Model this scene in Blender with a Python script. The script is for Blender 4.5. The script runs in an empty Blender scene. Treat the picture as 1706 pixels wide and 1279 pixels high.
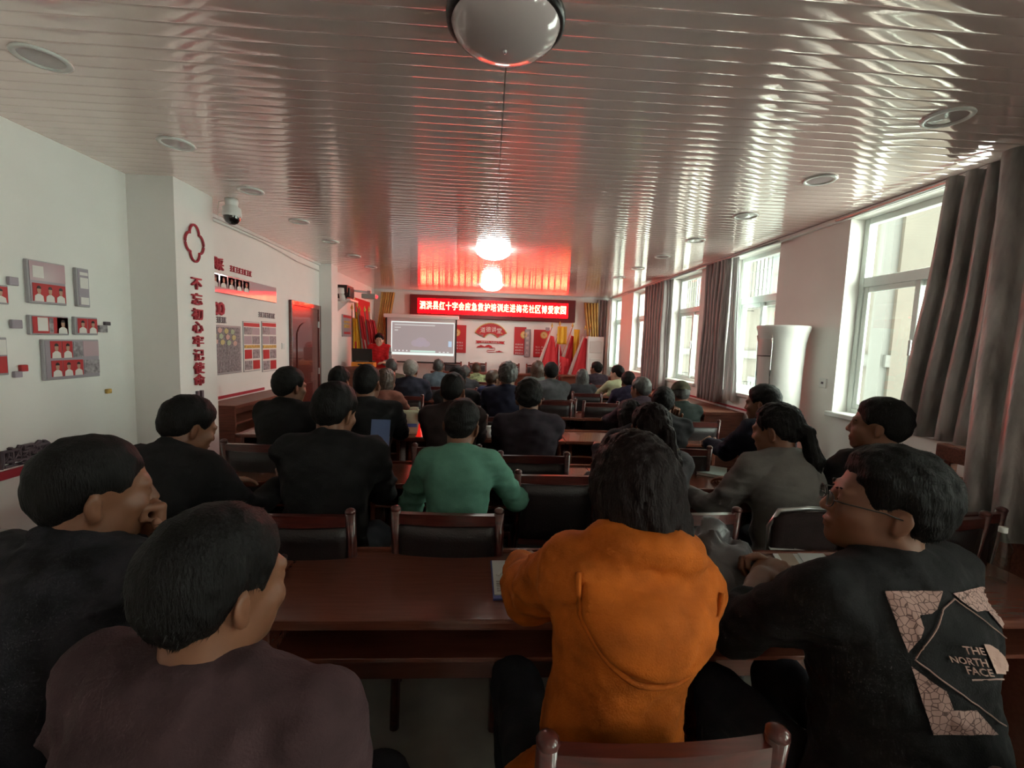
import bpy, bmesh, math, random
import numpy as np
from mathutils import Vector, Matrix
from mathutils.bvhtree import BVHTree
random.seed(11)
rng = np.random.default_rng(5)
PI = math.pi
scene = bpy.context.scene
COL = scene.collection

# ------------------------------------------------------------------ camera, sky, exposure
FPX, CXP, CYP, HCAM = 739.6, 853.0, 639.5, 1.62
RC = np.array([[0.99803959, -0.02854959, -0.05569462], [-0.05276289, 0.09479712, -0.99409737], [0.03366076, 0.99508715, 0.09310492]])
cd = bpy.data.cameras.new('camera')
cam = bpy.data.objects.new('camera', cd)
COL.objects.link(cam)
cd.sensor_fit = 'HORIZONTAL'; cd.sensor_width = 36.0; cd.lens = 36.0 * FPX / 1706.0
cd.clip_start = 0.02; cd.clip_end = 200
M4 = Matrix.Identity(4)
for i in range(3):
    for j in range(3):
        M4[i][j] = float(RC[i][j])
M4[2][3] = HCAM
cam.matrix_world = M4
scene.camera = cam

w = bpy.data.worlds.new('overcast_sky'); scene.world = w
w.use_nodes = True
bg = w.node_tree.nodes['Background']
bg.inputs[0].default_value = (1.0, 0.985, 0.90, 1)
bg.inputs[1].default_value = 10.0
scene.view_settings.view_transform = 'Standard'
scene.view_settings.look = 'None'
scene.view_settings.gamma = 1.0
scene.view_settings.use_curve_mapping = False
scene.view_settings.exposure = 0.78
scene.cycles.max_bounces = 7
scene.cycles.diffuse_bounces = 4
scene.cycles.glossy_bounces = 3
scene.cycles.transparent_max_bounces = 8
scene.cycles.caustics_reflective = False
scene.cycles.caustics_refractive = False
scene.cycles.sample_clamp_indirect = 6.0

def ray(u, v):
    return RC @ np.array([u - CXP, -(v - CYP), -FPX]) / FPX
def on_x(u, v, x):
    d = ray(u, v); t = x / d[0]; return Vector(t * d) + Vector((0, 0, HCAM))
def on_y(u, v, y):
    d = ray(u, v); t = y / d[1]; return Vector(t * d) + Vector((0, 0, HCAM))
def on_z(u, v, z):
    d = ray(u, v); t = (z - HCAM) / d[2]; return Vector(t * d) + Vector((0, 0, HCAM))

# ------------------------------------------------------------------ materials
MATS = {}
def mat(name, color, rough=0.6, metal=0.0, var=0.0, vscale=8.0, bump=0.0, bscale=60.0, emit=None, estr=0.0, coat=0.0, spec=0.5, sheen=0.0, stretch=None):
    if name in MATS: return MATS[name]
    m = bpy.data.materials.new(name); m.use_nodes = True
    nt = m.node_tree; b = nt.nodes['Principled BSDF']
    b.inputs['Base Color'].default_value = (*color, 1)
    b.inputs['Roughness'].default_value = rough
    b.inputs['Metallic'].default_value = metal
    b.inputs['Specular IOR Level'].default_value = spec
    b.inputs['Coat Weight'].default_value = coat
    if sheen: b.inputs['Sheen Weight'].default_value = sheen
    if emit:
        b.inputs['Emission Color'].default_value = (*emit, 1); b.inputs['Emission Strength'].default_value = estr
    if var or bump:
        tc = nt.nodes.new('ShaderNodeTexCoord'); mp = nt.nodes.new('ShaderNodeMapping')
        nt.links.new(tc.outputs['Object'], mp.inputs[0])
        if stretch: mp.inputs['Scale'].default_value = stretch
    if var:
        n = nt.nodes.new('ShaderNodeTexNoise'); n.inputs['Scale'].default_value = vscale; n.inputs['Detail'].default_value = 4
        nt.links.new(mp.outputs[0], n.inputs[0])
        r = nt.nodes.new('ShaderNodeValToRGB')
        r.color_ramp.elements[0].position = 0.3; r.color_ramp.elements[1].position = 0.7
        r.color_ramp.elements[0].color = (*[max(0, c * (1 - var)) for c in color], 1)
        r.color_ramp.elements[1].color = (*[min(1, c * (1 + var)) for c in color], 1)
        nt.links.new(n.outputs[0], r.inputs[0]); nt.links.new(r.outputs[0], b.inputs['Base Color'])
    if bump:
        n2 = nt.nodes.new('ShaderNodeTexNoise'); n2.inputs['Scale'].default_value = bscale; n2.inputs['Detail'].default_value = 3
        nt.links.new(mp.outputs[0], n2.inputs[0])
        bp = nt.nodes.new('ShaderNodeBump'); bp.inputs['Strength'].default_value = bump; bp.inputs['Distance'].default_value = 0.01
        nt.links.new(n2.outputs[0], bp.inputs['Height']); nt.links.new(bp.outputs[0], b.inputs['Normal'])
    MATS[name] = m
    return m
def cloth(name, color, var=0.25, rough=0.9, sheen=0.0, bump=0.25, bscale=260):
    return mat('cloth_' + name, color, rough=rough, var=var, vscale=14, bump=bump, bscale=bscale, sheen=sheen, spec=0.2)
def glass_mat(name, tint):
    m = bpy.data.materials.new(name); m.use_nodes = True
    nt = m.node_tree; nt.nodes.clear()
    o = nt.nodes.new('ShaderNodeOutputMaterial'); mx = nt.nodes.new('ShaderNodeMixShader'); fr = nt.nodes.new('ShaderNodeMath'); lw = nt.nodes.new('ShaderNodeLayerWeight'); pw_ = nt.nodes.new('ShaderNodeMath')
    t = nt.nodes.new('ShaderNodeBsdfTransparent'); g = nt.nodes.new('ShaderNodeBsdfGlossy')
    lw.inputs[0].default_value = .5; pw_.operation = 'POWER'; pw_.inputs[1].default_value = 5.0; fr.operation = 'MULTIPLY_ADD'; fr.inputs[1].default_value = .93; fr.inputs[2].default_value = .045
    nt.links.new(lw.outputs['Facing'], pw_.inputs[0]); nt.links.new(pw_.outputs[0], fr.inputs[0]); t.inputs[0].default_value = (*tint, 1); g.inputs['Roughness'].default_value = 0.02
    nt.links.new(fr.outputs[0], mx.inputs[0]); nt.links.new(t.outputs[0], mx.inputs[1]); nt.links.new(g.outputs[0], mx.inputs[2])
    nt.links.new(mx.outputs[0], o.inputs[0]); return m
def wood(name, color, rough=0.3, coat=0.3, var=0.35):
    return mat(name, color, rough=rough, var=var, vscale=6, stretch=(1.2, 14, 14), coat=coat)

WALL = mat('white_wall_paint', (0.88, 0.85, 0.82), 0.75, var=0.03, vscale=2, bump=0.05, bscale=40)
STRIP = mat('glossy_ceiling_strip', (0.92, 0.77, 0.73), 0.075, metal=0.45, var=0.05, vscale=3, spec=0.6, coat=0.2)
FLOOR = mat('polished_floor', (0.42, 0.38, 0.34), 0.22, var=0.12, vscale=5)
WHITE = mat('white_plastic', (0.78, 0.78, 0.76), 0.35)
UPVC = mat('white_window_frame', (0.72, 0.77, 0.74), 0.35)
BLACKP = mat('black_plastic', (0.015, 0.014, 0.014), 0.4)
METAL = mat('grey_metal', (0.4, 0.4, 0.4), 0.35, metal=0.9)
TABLEW = wood('red_brown_table_wood', (0.165, 0.050, 0.032), 0.24, 0.3, .10)
CHAIRW = wood('red_brown_chair_wood', (0.085, 0.016, 0.013), 0.28, 0.4)
DESKW = wood('brown_desk_wood', (0.16, 0.055, 0.032), 0.45, 0.0)
LEATHER = mat('black_leather', (0.018, 0.012, 0.013), 0.45, bump=0.2, bscale=120)
DOORW = wood('dark_red_door', (0.13, 0.028, 0.022), 0.25, 0.5)
RED = mat('sign_red', (0.52, 0.03, 0.035), 0.5)
REDL = mat('letter_red', (0.42, 0.03, 0.05), 0.5)
GREYL = mat('letter_grey', (0.12, 0.09, 0.11), 0.5)
LILAC = mat('lilac_board', (0.36, 0.31, 0.36), 0.35)
SILVER = mat('board_edge', (0.4, 0.38, 0.40), 0.4)
ACRYL = mat('glossy_board_face', (0.55, 0.40, 0.44), 0.06, spec=0.8)
GOLD = mat('gold_print', (0.62, 0.40, 0.10), 0.5, var=0.4, vscale=30)
PAPER = mat('white_paper', (0.75, 0.76, 0.75), 0.6)
PRINTW = mat('white_print', (0.8, 0.76, 0.73), 0.6)
PRINTG = mat('grey_print', (0.32, 0.28, 0.30), 0.6, var=0.5, vscale=40)
SKIN = mat('skin', (0.18, 0.072, 0.038), 0.5, var=0.08, vscale=20)
SKINL = mat('skin_pale', (0.50, 0.29, 0.21), 0.5, var=0.06, vscale=20)
EYE = mat('eye_white', (0.38, 0.33, 0.30), 0.3)
IRIS = mat('dark_iris', (0.02, 0.012, 0.01), 0.15)
LIP = mat('lip_skin', (0.36, 0.13, 0.10), 0.45)
YELLOWC = mat('yellow_curtain_cloth', (0.50, 0.30, 0.07), 0.6, var=0.2, vscale=6, sheen=0.3)
FLAGR = mat('flag_red', (0.58, 0.02, 0.03), 0.65)
FLAGY = mat('flag_yellow', (0.75, 0.40, 0.02), 0.6)
FLAGW = mat('flag_white_hem', (0.75, 0.66, 0.62), 0.7)
TROUSER = cloth('dark_trousers', (0.02, 0.02, 0.025))
SHOE = mat('shoe_black', (0.02, 0.018, 0.018), 0.4)

# ------------------------------------------------------------------ mesh helpers
def tag(o, label=None, cat=None, group=None, kind=None):
    if label: o['label'] = label
    if cat: o['category'] = cat
    if group: o['group'] = group
    if kind: o['kind'] = kind
    return o
def empty(name, loc=(0, 0, 0), rz=0.0, label=None, cat=None, group=None, kind=None, parent=None):
    o = bpy.data.objects.new(name, None); COL.objects.link(o)
    o.location = loc; o.rotation_euler = (0, 0, rz); o.empty_display_size = 0.1
    if parent: o.parent = parent
    return tag(o, label, cat, group, kind)
class MB:
    def __init__(s):
        s.bm = bmesh.new()
    def box(s, c, d, rot=None, bev=0.0, seg=1):
        g = bmesh.ops.create_cube(s.bm, size=1.0); vs = g['verts']
        m = Matrix.Translation(Vector(c)) @ (rot.to_4x4() if rot else Matrix.Identity(4)) @ Matrix.Diagonal((d[0], d[1], d[2], 1))
        bmesh.ops.transform(s.bm, matrix=m, verts=vs)
        if bev > 0:
            es = list({e for v in vs for e in v.link_edges})
            bmesh.ops.bevel(s.bm, geom=es, offset=bev, segments=seg, profile=0.7, affect='EDGES')
        return s
    def b2(s, lo, hi, bev=0.0, seg=1):
        return s.box([(a + b) / 2 for a, b in zip(lo, hi)], [abs(b - a) for a, b in zip(lo, hi)], None, bev, seg)
    def cyl(s, a, b, r, r2=None, n=14, caps=True):
        a, b = Vector(a), Vector(b); d = b - a
        q = d.to_track_quat('Z', 'Y').to_matrix().to_4x4()
        bmesh.ops.create_cone(s.bm, cap_ends=caps, segments=n, radius1=r, radius2=r if r2 is None else r2, depth=d.length, matrix=Matrix.Translation((a + b) / 2) @ q)
        return s
    def ball(s, c, r, n=12, sc=(1, 1, 1)):
        bmesh.ops.create_uvsphere(s.bm, u_segments=n, v_segments=max(6, n // 2 + 2), radius=r, matrix=Matrix.Translation(Vector(c)) @ Matrix.Diagonal((*sc, 1)))
        return s
    def lathe(s, c, prof, n=24, axis='Z'):
        rings = []
        for r, z in prof:
            ring = []
            for k in range(n):
                a = 2 * PI * k / n
                p = Vector((r * math.cos(a), r * math.sin(a), z))
                if axis == 'Y': p = Vector((p.x, p.z, p.y))
                if axis == 'X': p = Vector((p.z, p.x, p.y))
                ring.append(s.bm.verts.new(p + Vector(c)))
            rings.append(ring)
        for i in range(len(rings) - 1):
            for k in range(n):
                s.bm.faces.new((rings[i][k], rings[i][(k + 1) % n], rings[i + 1][(k + 1) % n], rings[i + 1][k]))
        return s
    def tube(s, pts, r, n=8, closed=False):
        pts = [Vector(p) for p in pts]; rings = []
        L = len(pts)
        for i, p in enumerate(pts):
            a = pts[(i - 1) % L] if (closed or i > 0) else p
            b = pts[(i + 1) % L] if (closed or i < L - 1) else p
            q = (b - a).normalized().to_track_quat('Z', 'Y').to_matrix()
            rr = r[i] if isinstance(r, (list, tuple)) else r
            rings.append([s.bm.verts.new(p + q @ Vector((rr * math.cos(2 * PI * k / n), rr * math.sin(2 * PI * k / n), 0))) for k in range(n)])
        for i in range(L if closed else L - 1):
            A, B = rings[i], rings[(i + 1) % L]
            for k in range(n): s.bm.faces.new((A[k], A[(k + 1) % n], B[(k + 1) % n], B[k]))
        if not closed:
            s.bm.faces.new(rings[0][::-1]); s.bm.faces.new(rings[-1])
        return s
    def prism(s, pts, ex):
        """polygon (3D points) extruded along ex"""
        ex = Vector(ex); P = [Vector(p) for p in pts]
        A = [s.bm.verts.new(p) for p in P]; B = [s.bm.verts.new(p + ex) for p in P]; n = len(P)
        s.bm.faces.new(A); s.bm.faces.new(B[::-1])
        for i in range(n): s.bm.faces.new((A[i], B[i], B[(i + 1) % n], A[(i + 1) % n]))
        return s
    def grid(s, fn, nu, nv):
        V = [[s.bm.verts.new(Vector(fn(i / nu, j / nv))) for j in range(nv + 1)] for i in range(nu + 1)]
        for i in range(nu):
            for j in range(nv): s.bm.faces.new((V[i][j], V[i + 1][j], V[i + 1][j + 1], V[i][j + 1]))
        return s
    def build(s, name, m, parent=None, smooth=False, loc=None):
        bmesh.ops.recalc_face_normals(s.bm, faces=s.bm.faces)
        me = bpy.data.meshes.new(name); s.bm.to_mesh(me); s.bm.free()
        if smooth:
            for p in me.polygons: p.use_smooth = True
        if m: me.materials.append(m)
        o = bpy.data.objects.new(name, me); COL.objects.link(o)
        if parent: o.parent = parent
        if loc is not None: o.location = loc
        return o
def obj_from(name, verts, faces, m, parent=None, smooth=True):
    me = bpy.data.meshes.new(name)
    verts = np.asarray(verts, np.float32); faces = np.asarray(faces, np.int32)
    nv, nf, k = len(verts), len(faces), faces.shape[1]
    me.vertices.add(nv); me.vertices.foreach_set('co', verts.ravel())
    me.loops.add(nf * k); me.loops.foreach_set('vertex_index', faces.ravel())
    me.polygons.add(nf); me.polygons.foreach_set('loop_start', np.arange(0, nf * k, k, dtype=np.int32))
    me.polygons.foreach_set('loop_total', np.full(nf, k, np.int32))
    me.polygons.foreach_set('use_smooth', np.full(nf, smooth))
    me.update(calc_edges=True)
    if m: me.materials.append(m)
    o = bpy.data.objects.new(name, me); COL.objects.link(o)
    if parent: o.parent = parent
    return o
def thick(o, t, offset=0.0):
    md = o.modifiers.new('thickness', 'SOLIDIFY'); md.thickness = t; md.offset = offset
    return o
def copy_tree(o, parent=None):
    c = o.copy(); COL.objects.link(c)
    if parent: c.parent = parent
    for ch in list(o.children): copy_tree(ch, c)
    return c
def text_mesh(s, size, ext, align='CENTER', spacing=1.0):
    cu = bpy.data.curves.new('text', 'FONT'); cu.body = s; cu.size = size; cu.extrude = ext
    cu.align_x = align; cu.align_y = 'CENTER'; cu.resolution_u = 2; cu.space_character = spacing
    o = bpy.data.objects.new('text', cu); COL.objects.link(o)
    bpy.context.view_layer.update()
    dg = bpy.context.evaluated_depsgraph_get()
    me = bpy.data.meshes.new_from_object(o.evaluated_get(dg))
    bpy.data.objects.remove(o); bpy.data.curves.remove(cu)
    me.materials.clear()
    return me
BASIS = {  # text x axis, y axis, normal
    'back': Matrix(((1, 0, 0), (0, 0, -1), (0, 1, 0))),        # on a wall facing -Y
    'left': Matrix(((0, 0, 1), (1, 0, 0), (0, 1, 0))),         # on a wall facing +X
    'table': Matrix.Identity(3),
}
def text_obj(name, s, center, w, h, m, basis, ext=0.004, parent=None, bold=0.0):
    """raised lettering scaled to w x h, centred at a point"""
    me = text_mesh(s, 1.0, 0.5)
    co = np.array([v.co[:] for v in me.vertices])
    lo, hi = co.min(0), co.max(0); sz = np.maximum(hi - lo, 1e-6)
    if h is None: h = sz[1] / sz[0] * w
    if w is None: w = sz[0] / sz[1] * h
    co = (co - (lo + hi) / 2) * np.array([w / sz[0], h / sz[1], ext / sz[2]])
    B = BASIS[basis]
    for v, c in zip(me.vertices, co): v.co = B @ Vector(c)
    me.materials.append(m); me.name = name
    o = bpy.data.objects.new(name, me); COL.objects.link(o)
    o.location = center
    if parent: o.parent = parent
    if bold:
        md = o.modifiers.new('weight', 'SOLIDIFY'); md.thickness = bold; md.offset = 1
    return o

# ------------------------------------------------------------------ room shell
XL, XR, YB, YN, ZC = -2.80, 3.04, 11.12, -4.2, 2.80
PX1, PX2 = -2.45, -2.60
st = lambda o: tag(o, kind='structure')
st(MB().b2((XL - .3, YN - .2, -.12), (XR + .3, YB + .2, 0)).build('floor', FLOOR))
ceil = st(MB().b2((XL - .3, YN - .2, ZC + .012), (XR + .3, YB + .2, ZC + .12)).build('ceiling', WHITE))
st(MB().b2((XL - .2, YN, 0), (XL, YB, ZC + .01)).build('wall_left', WALL))
st(MB().b2((XL - .2, YB, 0), (XR + .2, YB + .2, ZC + .01)).build('wall_back', WALL))
st(MB().b2((XL - .2, YN - .2, 0), (XR + .2, YN, ZC + .01)).build('wall_front', WALL))
st(MB().b2((XL, 3.67, 0), (PX1, 4.16, ZC + .005)).build('wall_pier', WALL))
st(MB().b2((XL, 7.56, 0), (PX2, 7.86, ZC + .005)).build('wall_pier', WALL))
WINS = [(2.68, 3.72), (4.63, 5.56), (6.36, 7.34), (8.38, 9.38), (10.22, 11.02), (0.75, 1.75), (-1.15, -0.15), (-3.1, -2.1)]
Z0, Z1, ZT = 1.10, 2.755, 2.23
wr = MB()
ys = sorted(WINS); cur = YN
for a, b in ys:
    wr.b2((XR, cur, 0), (XR + .24, a, ZC + .01)); wr.b2((XR, a, 0), (XR + .24, b, Z0)); wr.b2((XR, a, Z1), (XR + .24, b, ZC + .01)); cur = b
wr.b2((XR, cur, 0), (XR + .24, YB + .2, ZC + .01))
st(wr.build('wall_right', WALL))
# ceiling strips: one object per board, two half-width runs with a seam between
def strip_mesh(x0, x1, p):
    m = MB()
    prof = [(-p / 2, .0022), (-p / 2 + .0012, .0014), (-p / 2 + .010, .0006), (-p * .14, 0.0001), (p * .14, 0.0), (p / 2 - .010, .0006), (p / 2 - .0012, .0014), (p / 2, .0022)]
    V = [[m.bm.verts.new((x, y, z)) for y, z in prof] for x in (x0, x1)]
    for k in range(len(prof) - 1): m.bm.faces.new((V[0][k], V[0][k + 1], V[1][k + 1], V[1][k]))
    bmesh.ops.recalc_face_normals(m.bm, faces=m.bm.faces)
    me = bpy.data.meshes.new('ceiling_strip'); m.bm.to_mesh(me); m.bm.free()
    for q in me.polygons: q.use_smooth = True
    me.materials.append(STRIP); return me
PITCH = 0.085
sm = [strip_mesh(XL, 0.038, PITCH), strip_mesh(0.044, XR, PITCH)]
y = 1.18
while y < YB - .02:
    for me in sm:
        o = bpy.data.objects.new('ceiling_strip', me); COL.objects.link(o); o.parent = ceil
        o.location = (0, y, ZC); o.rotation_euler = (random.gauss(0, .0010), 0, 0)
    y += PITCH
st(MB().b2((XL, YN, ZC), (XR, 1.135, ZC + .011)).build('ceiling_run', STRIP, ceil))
st(MB().b2((XL + .001, 4.16, ZC - .035), (XL + .03, 7.56, ZC - .001)).build('trim_1', WHITE))
st(MB().b2((XR - .04, YN, ZC - .045), (XR - .001, YB, ZC - .001), .01).build('trim_2', WHITE))
st(MB().b2((XL, YB - .03, ZC - .03), (XR, YB - .001, ZC - .001)).build('trim_3', WHITE))
st(MB().b2((XL + .001, 4.17, .925), (XL + .012, 5.7, .955)).build('trim_4', REDL))
st(MB().b2((XL + .001, YN, .725), (XL + .014, 3.0, .775)).build('trim_5', REDL))
st(MB().b2((XR - .012, 4.0, .91), (XR - .001, 9.4, .93)).build('trim_6', REDL))
st(MB().b2((XL, YN, 0), (XL + .012, 3.67, .1)).build('baseboard_left', WHITE))
st(MB().b2((XR - .012, YN, 0), (XR - .001, YB, .1)).build('baseboard_right', WHITE))
st(MB().b2((-1.55, 9.75, 0), (XR - .02, YB - .01, .16), .01).build('floor_stage', TABLEW))

GLASS = glass_mat('window_glass', (0.90, 0.97, 0.94))
def window(n, y0, y1):
    r = empty('window_%d' % n, (XR + .16, (y0 + y1) / 2, Z0)); st(r)
    W, H = (y1 - y0), Z1 - Z0; h = W / 2
    def ring(a0, b0, a1, b1, t, d, xo):
        m = MB()
        m.b2((xo - d / 2, a0, b0), (xo + d / 2, a0 + t, b1), .004); m.b2((xo - d / 2, a1 - t, b0), (xo + d / 2, a1, b1), .004)
        m.b2((xo - d / 2, a0 + t, b0), (xo + d / 2, a1 - t, b0 + t), .004); m.b2((xo - d / 2, a0 + t, b1 - t), (xo + d / 2, a1 - t, b1), .004)
        return m
    ring(-h, 0, h, H, .05, .07, 0).build('frame', UPVC, r)
    MB().b2((-.035, -h + .05, ZT - Z0 - .045), (.035, h - .05, ZT - Z0 + .035), .004).build('transom', UPVC, r)
    MB().b2((-.004, -h + .05, ZT - Z0 + .035), (.004, h - .05, H - .05)).build('pane', GLASS, r)
    for s, xo in ((1, -.012), (-1, .016)):
        a0, a1 = (-.03, h - .05) if s > 0 else (-h + .05, .03)
        f = ring(a0, .05, a1, ZT - Z0 - .045, .045, .026, xo).build('sash', UPVC, r)
        MB().b2((xo - .003, a0 + .045, .095), (xo + .003, a1 - .045, ZT - Z0 - .09)).build('pane', GLASS, f)
    MB().b2((-.045, -.02, .52), (-.028, .0, .64), .004).build('handle', METAL, r)
    MB().b2((-.20, -h - .04, -.03), (.08, h + .04, .012), .006).build('sill', WHITE, r)
for i, (a, b) in enumerate(WINS): window(i + 1, a, b)
# neighbouring building outside
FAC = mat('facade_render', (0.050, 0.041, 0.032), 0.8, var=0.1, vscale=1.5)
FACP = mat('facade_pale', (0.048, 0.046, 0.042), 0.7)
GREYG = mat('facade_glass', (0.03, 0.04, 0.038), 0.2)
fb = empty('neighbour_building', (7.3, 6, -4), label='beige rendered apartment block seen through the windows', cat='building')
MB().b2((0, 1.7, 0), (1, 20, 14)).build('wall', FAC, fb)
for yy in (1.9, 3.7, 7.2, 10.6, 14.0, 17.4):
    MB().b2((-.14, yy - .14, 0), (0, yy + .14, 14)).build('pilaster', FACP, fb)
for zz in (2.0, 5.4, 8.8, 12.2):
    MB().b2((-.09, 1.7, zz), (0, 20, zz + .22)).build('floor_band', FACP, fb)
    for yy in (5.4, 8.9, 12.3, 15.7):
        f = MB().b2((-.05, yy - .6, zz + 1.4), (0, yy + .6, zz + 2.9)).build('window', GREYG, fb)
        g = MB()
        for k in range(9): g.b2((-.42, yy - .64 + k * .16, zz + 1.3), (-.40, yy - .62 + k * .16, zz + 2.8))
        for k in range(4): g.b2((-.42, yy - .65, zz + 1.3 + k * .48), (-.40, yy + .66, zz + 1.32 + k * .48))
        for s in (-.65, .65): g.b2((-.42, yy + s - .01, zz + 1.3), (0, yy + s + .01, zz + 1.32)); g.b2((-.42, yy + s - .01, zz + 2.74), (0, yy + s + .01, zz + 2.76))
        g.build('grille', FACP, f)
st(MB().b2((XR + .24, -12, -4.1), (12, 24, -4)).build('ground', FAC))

# door in the left wall
a, b = on_x(484, 509, XL), on_x(528, 516, XL)
dy0, dy1, dz = a.y, b.y - .02, 2.04
d = empty('door_1', (XL, (dy0 + dy1) / 2, 0)); st(d); tag(d, 'dark red wooden door with arched panel in the left wall')
h = (dy1 - dy0) / 2
MB().b2((.001, -h - .07, 0), (.05, -h, dz + .07), .008).b2((.001, h, 0), (.05, h + .07, dz + .07), .008).b2((.001, -h, dz), (.05, h, dz + .07), .008).build('frame', DOORW, d)
lf = MB().b2((.002, -h, .008), (.03, h, dz)).build('leaf', DOORW, d)
pan = [(0.03, -h + .12, 1.05), (0.03, h - .12, 1.05)] + [(0.03, (h - .12) * math.cos(t), 1.6 + .22 * math.sin(t)) for t in np.linspace(0, PI, 12)]
MB().prism(pan, (.012, 0, 0)).build('panel', DOORW, lf)
MB().b2((.03, -h + .12, .2), (.042, h - .12, .9), .008).build('panel', DOORW, lf)
MB().cyl((.03, -h + .07, 1.0), (.08, -h + .07, 1.0), .012).cyl((.075, -h + .07, 1.0), (.075, -h + .19, 1.0), .010).build('handle', METAL, d)
for z in (.3, 1.0, 1.75): MB().cyl((.035, h - .005, z), (.035, h - .005, z + .1), .012, n=8).build('hinge', METAL, d)
# ------------------------------------------------------------------ ceiling fittings
LAMPW = mat('opal_dome_off', (0.50, 0.42, 0.42), 0.12, coat=0.5)
LAMPON = mat('opal_dome_lit', (0.9, 0.9, 0.88), 0.3, emit=(1.0, .98, 0.92), estr=20)
def dome(y, m, label):
    r = empty('ceiling_lamp', (.03, y, ZC), label=label, cat='lamp', group='round ceiling lamps')
    MB().lathe((0, 0, 0), [(.0, -.002), (.205, -.002), (.215, -.02), (.212, -.045), (.196, -.05), (.196, -.03)], 40).build('rim', BLACKP if m is LAMPW else WHITE, r, True)
    MB().lathe((0, 0, 0), [(.197, -.03), (.196, -.05), (.18, -.078), (.14, -.105), (.08, -.122), (.0, -.127)] if m is LAMPW else [(.218, -.004), (.22, -.03), (.21, -.055), (.18, -.08), (.14, -.105), (.08, -.122), (.0, -.127)], 40).build('diffuser', m, r, True)
    MB().lathe((0, 0, 0), [(0, -.138), (.005, -.136), (.008, -.13), (.006, -.122)], 12).build('finial', METAL, r, True)
dome(1.72, LAMPW, 'unlit opal ceiling lamp with a black rim, nearest the viewer')
dome(5.85, LAMPON, 'lit round ceiling lamp in the middle of the room')
dome(-2.1, mat('added_fill_dome', (0.9, 0.9, 0.88), 0.3, emit=(1.0, .84, 0.70), estr=6), 'added round fill lamp on the rear ceiling, unseen behind the viewer')  # out of view, added to brighten the near end of the room
dome(9.38, LAMPON, 'lit round ceiling lamp just before the red text sign')
k = 0
for x, nm in ((-2.0, 'left'), (2.23, 'right')):
    for q, yy in enumerate((2.19, 3.04, 3.92, 4.87, 5.8, 6.75, 7.7)):
        r = empty('downlight', (x, yy, ZC), label='unlit round downlight in the %s ceiling row, %s from the viewer' % (nm, ('first', 'second', 'third', 'fourth', 'fifth', 'sixth', 'seventh')[q]), cat='downlight', group='recessed ceiling downlights')
        MB().lathe((0, 0, 0), [(.10, 0), (.104, -.006), (.098, -.012), (.08, -.010), (.078, -.004)], 28).build('rim', WHITE, r, True)
        MB().lathe((0, 0, 0), [(.079, -.004), (.04, -.008), (0, -.009)], 28).build('diffuser', LAMPW, r, True)
# dome camera on the pier
c = Vector((PX1 + .14, 4.20, ZC))
r = empty('security_camera', c, label='white dome security camera with black eye hanging by the pillar', cat='camera')
MB().lathe((0, 0, 0), [(0, 0), (.052, 0), (.055, -.03), (.05, -.05), (.05, -.06), (.072, -.075), (.078, -.13), (.076, -.15), (0, -.15)], 28).build('housing', WHITE, r, True)
MB().lathe((0, 0, 0), [(.068, -.148), (.066, -.175), (.048, -.205), (.02, -.22), (0, -.222)], 24).build('lens_dome', mat('dark_dome', (.01, .01, .012), .08, coat=1), r, True)
MB().tube([(-.05, .02, -.01), (-.12, .02, -.02), (-.139, .03, -.1), (-.137, .03, -.16)], .004).build('cable', WHITE, r, True)

# ------------------------------------------------------------------ raised writing on the pillar
pa, pb = on_x(306, 400, PX1), on_x(338, 400, PX1)
cy = (on_x(322, 405, PX1)).y
cz = on_x(322, 405, PX1).z
fl = MB(); pts = []
for k in range(64):
    t = 2 * PI * k / 64; rr = .082 + .036 * abs(math.cos(2 * t)) ** .8
    pts.append((PX1 + .012, cy + rr * .98 * math.sin(t), cz + rr * 1.25 * math.cos(t)))
fl.tube(pts, .010, 6, True)
tag(fl.build('flower_outline', REDL, None, True), 'red four-petal flower outline fixed high on the white pillar', 'wall ornament')
chs = [('不', 473), ('忘', 498), ('初', 523), ('心', 545), ('牢', 568), ('记', 591), ('使', 613), ('命', 633)]
ylc = on_x(327, 540, PX1).y
for q_, (c_, v) in enumerate(chs):
    p = on_x(327, v, PX1); 
    o = text_obj('wall_letter', c_, (PX1 + .012, ylc, p.z), .125, .092, REDL, 'left', .014, bold=.003)
    tag(o, 'raised red character %s, %s from the top of the pillar motto' % (c_, ('first', 'second', 'third', 'fourth', 'fifth', 'sixth', 'seventh', 'eighth')[q_]), 'letter', 'red motto letters on the pillar')
p = on_x(332, 662, PX1)
tag(MB().b2((PX1 + .001, ylc - .04, p.z - .06), (PX1 + .02, ylc - .012, p.z + .06)).b2((PX1 + .001, ylc + .012, p.z - .06), (PX1 + .02, ylc + .04, p.z + .06)).build('wall_mark', GREYL), 'pair of grey upright bars under the red motto on the pillar', 'wall ornament')
# near left wall: big grey characters
for c_, u in (('座', 12), ('堡', 38), ('垒', 65)):
    p = on_x(u, 762 - (u - 12) * .27, XL)
    tag(text_obj('wall_letter', c_, (XL + .014, p.y, p.z), .115, .115, GREYL, 'left', .02, bold=.004), 'raised dark grey character %s, %s of three above the red stripe' % (c_, {12: 'first', 38: 'second', 65: 'third'}[u]), 'letter', 'grey slogan letters on the left wall')

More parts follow.
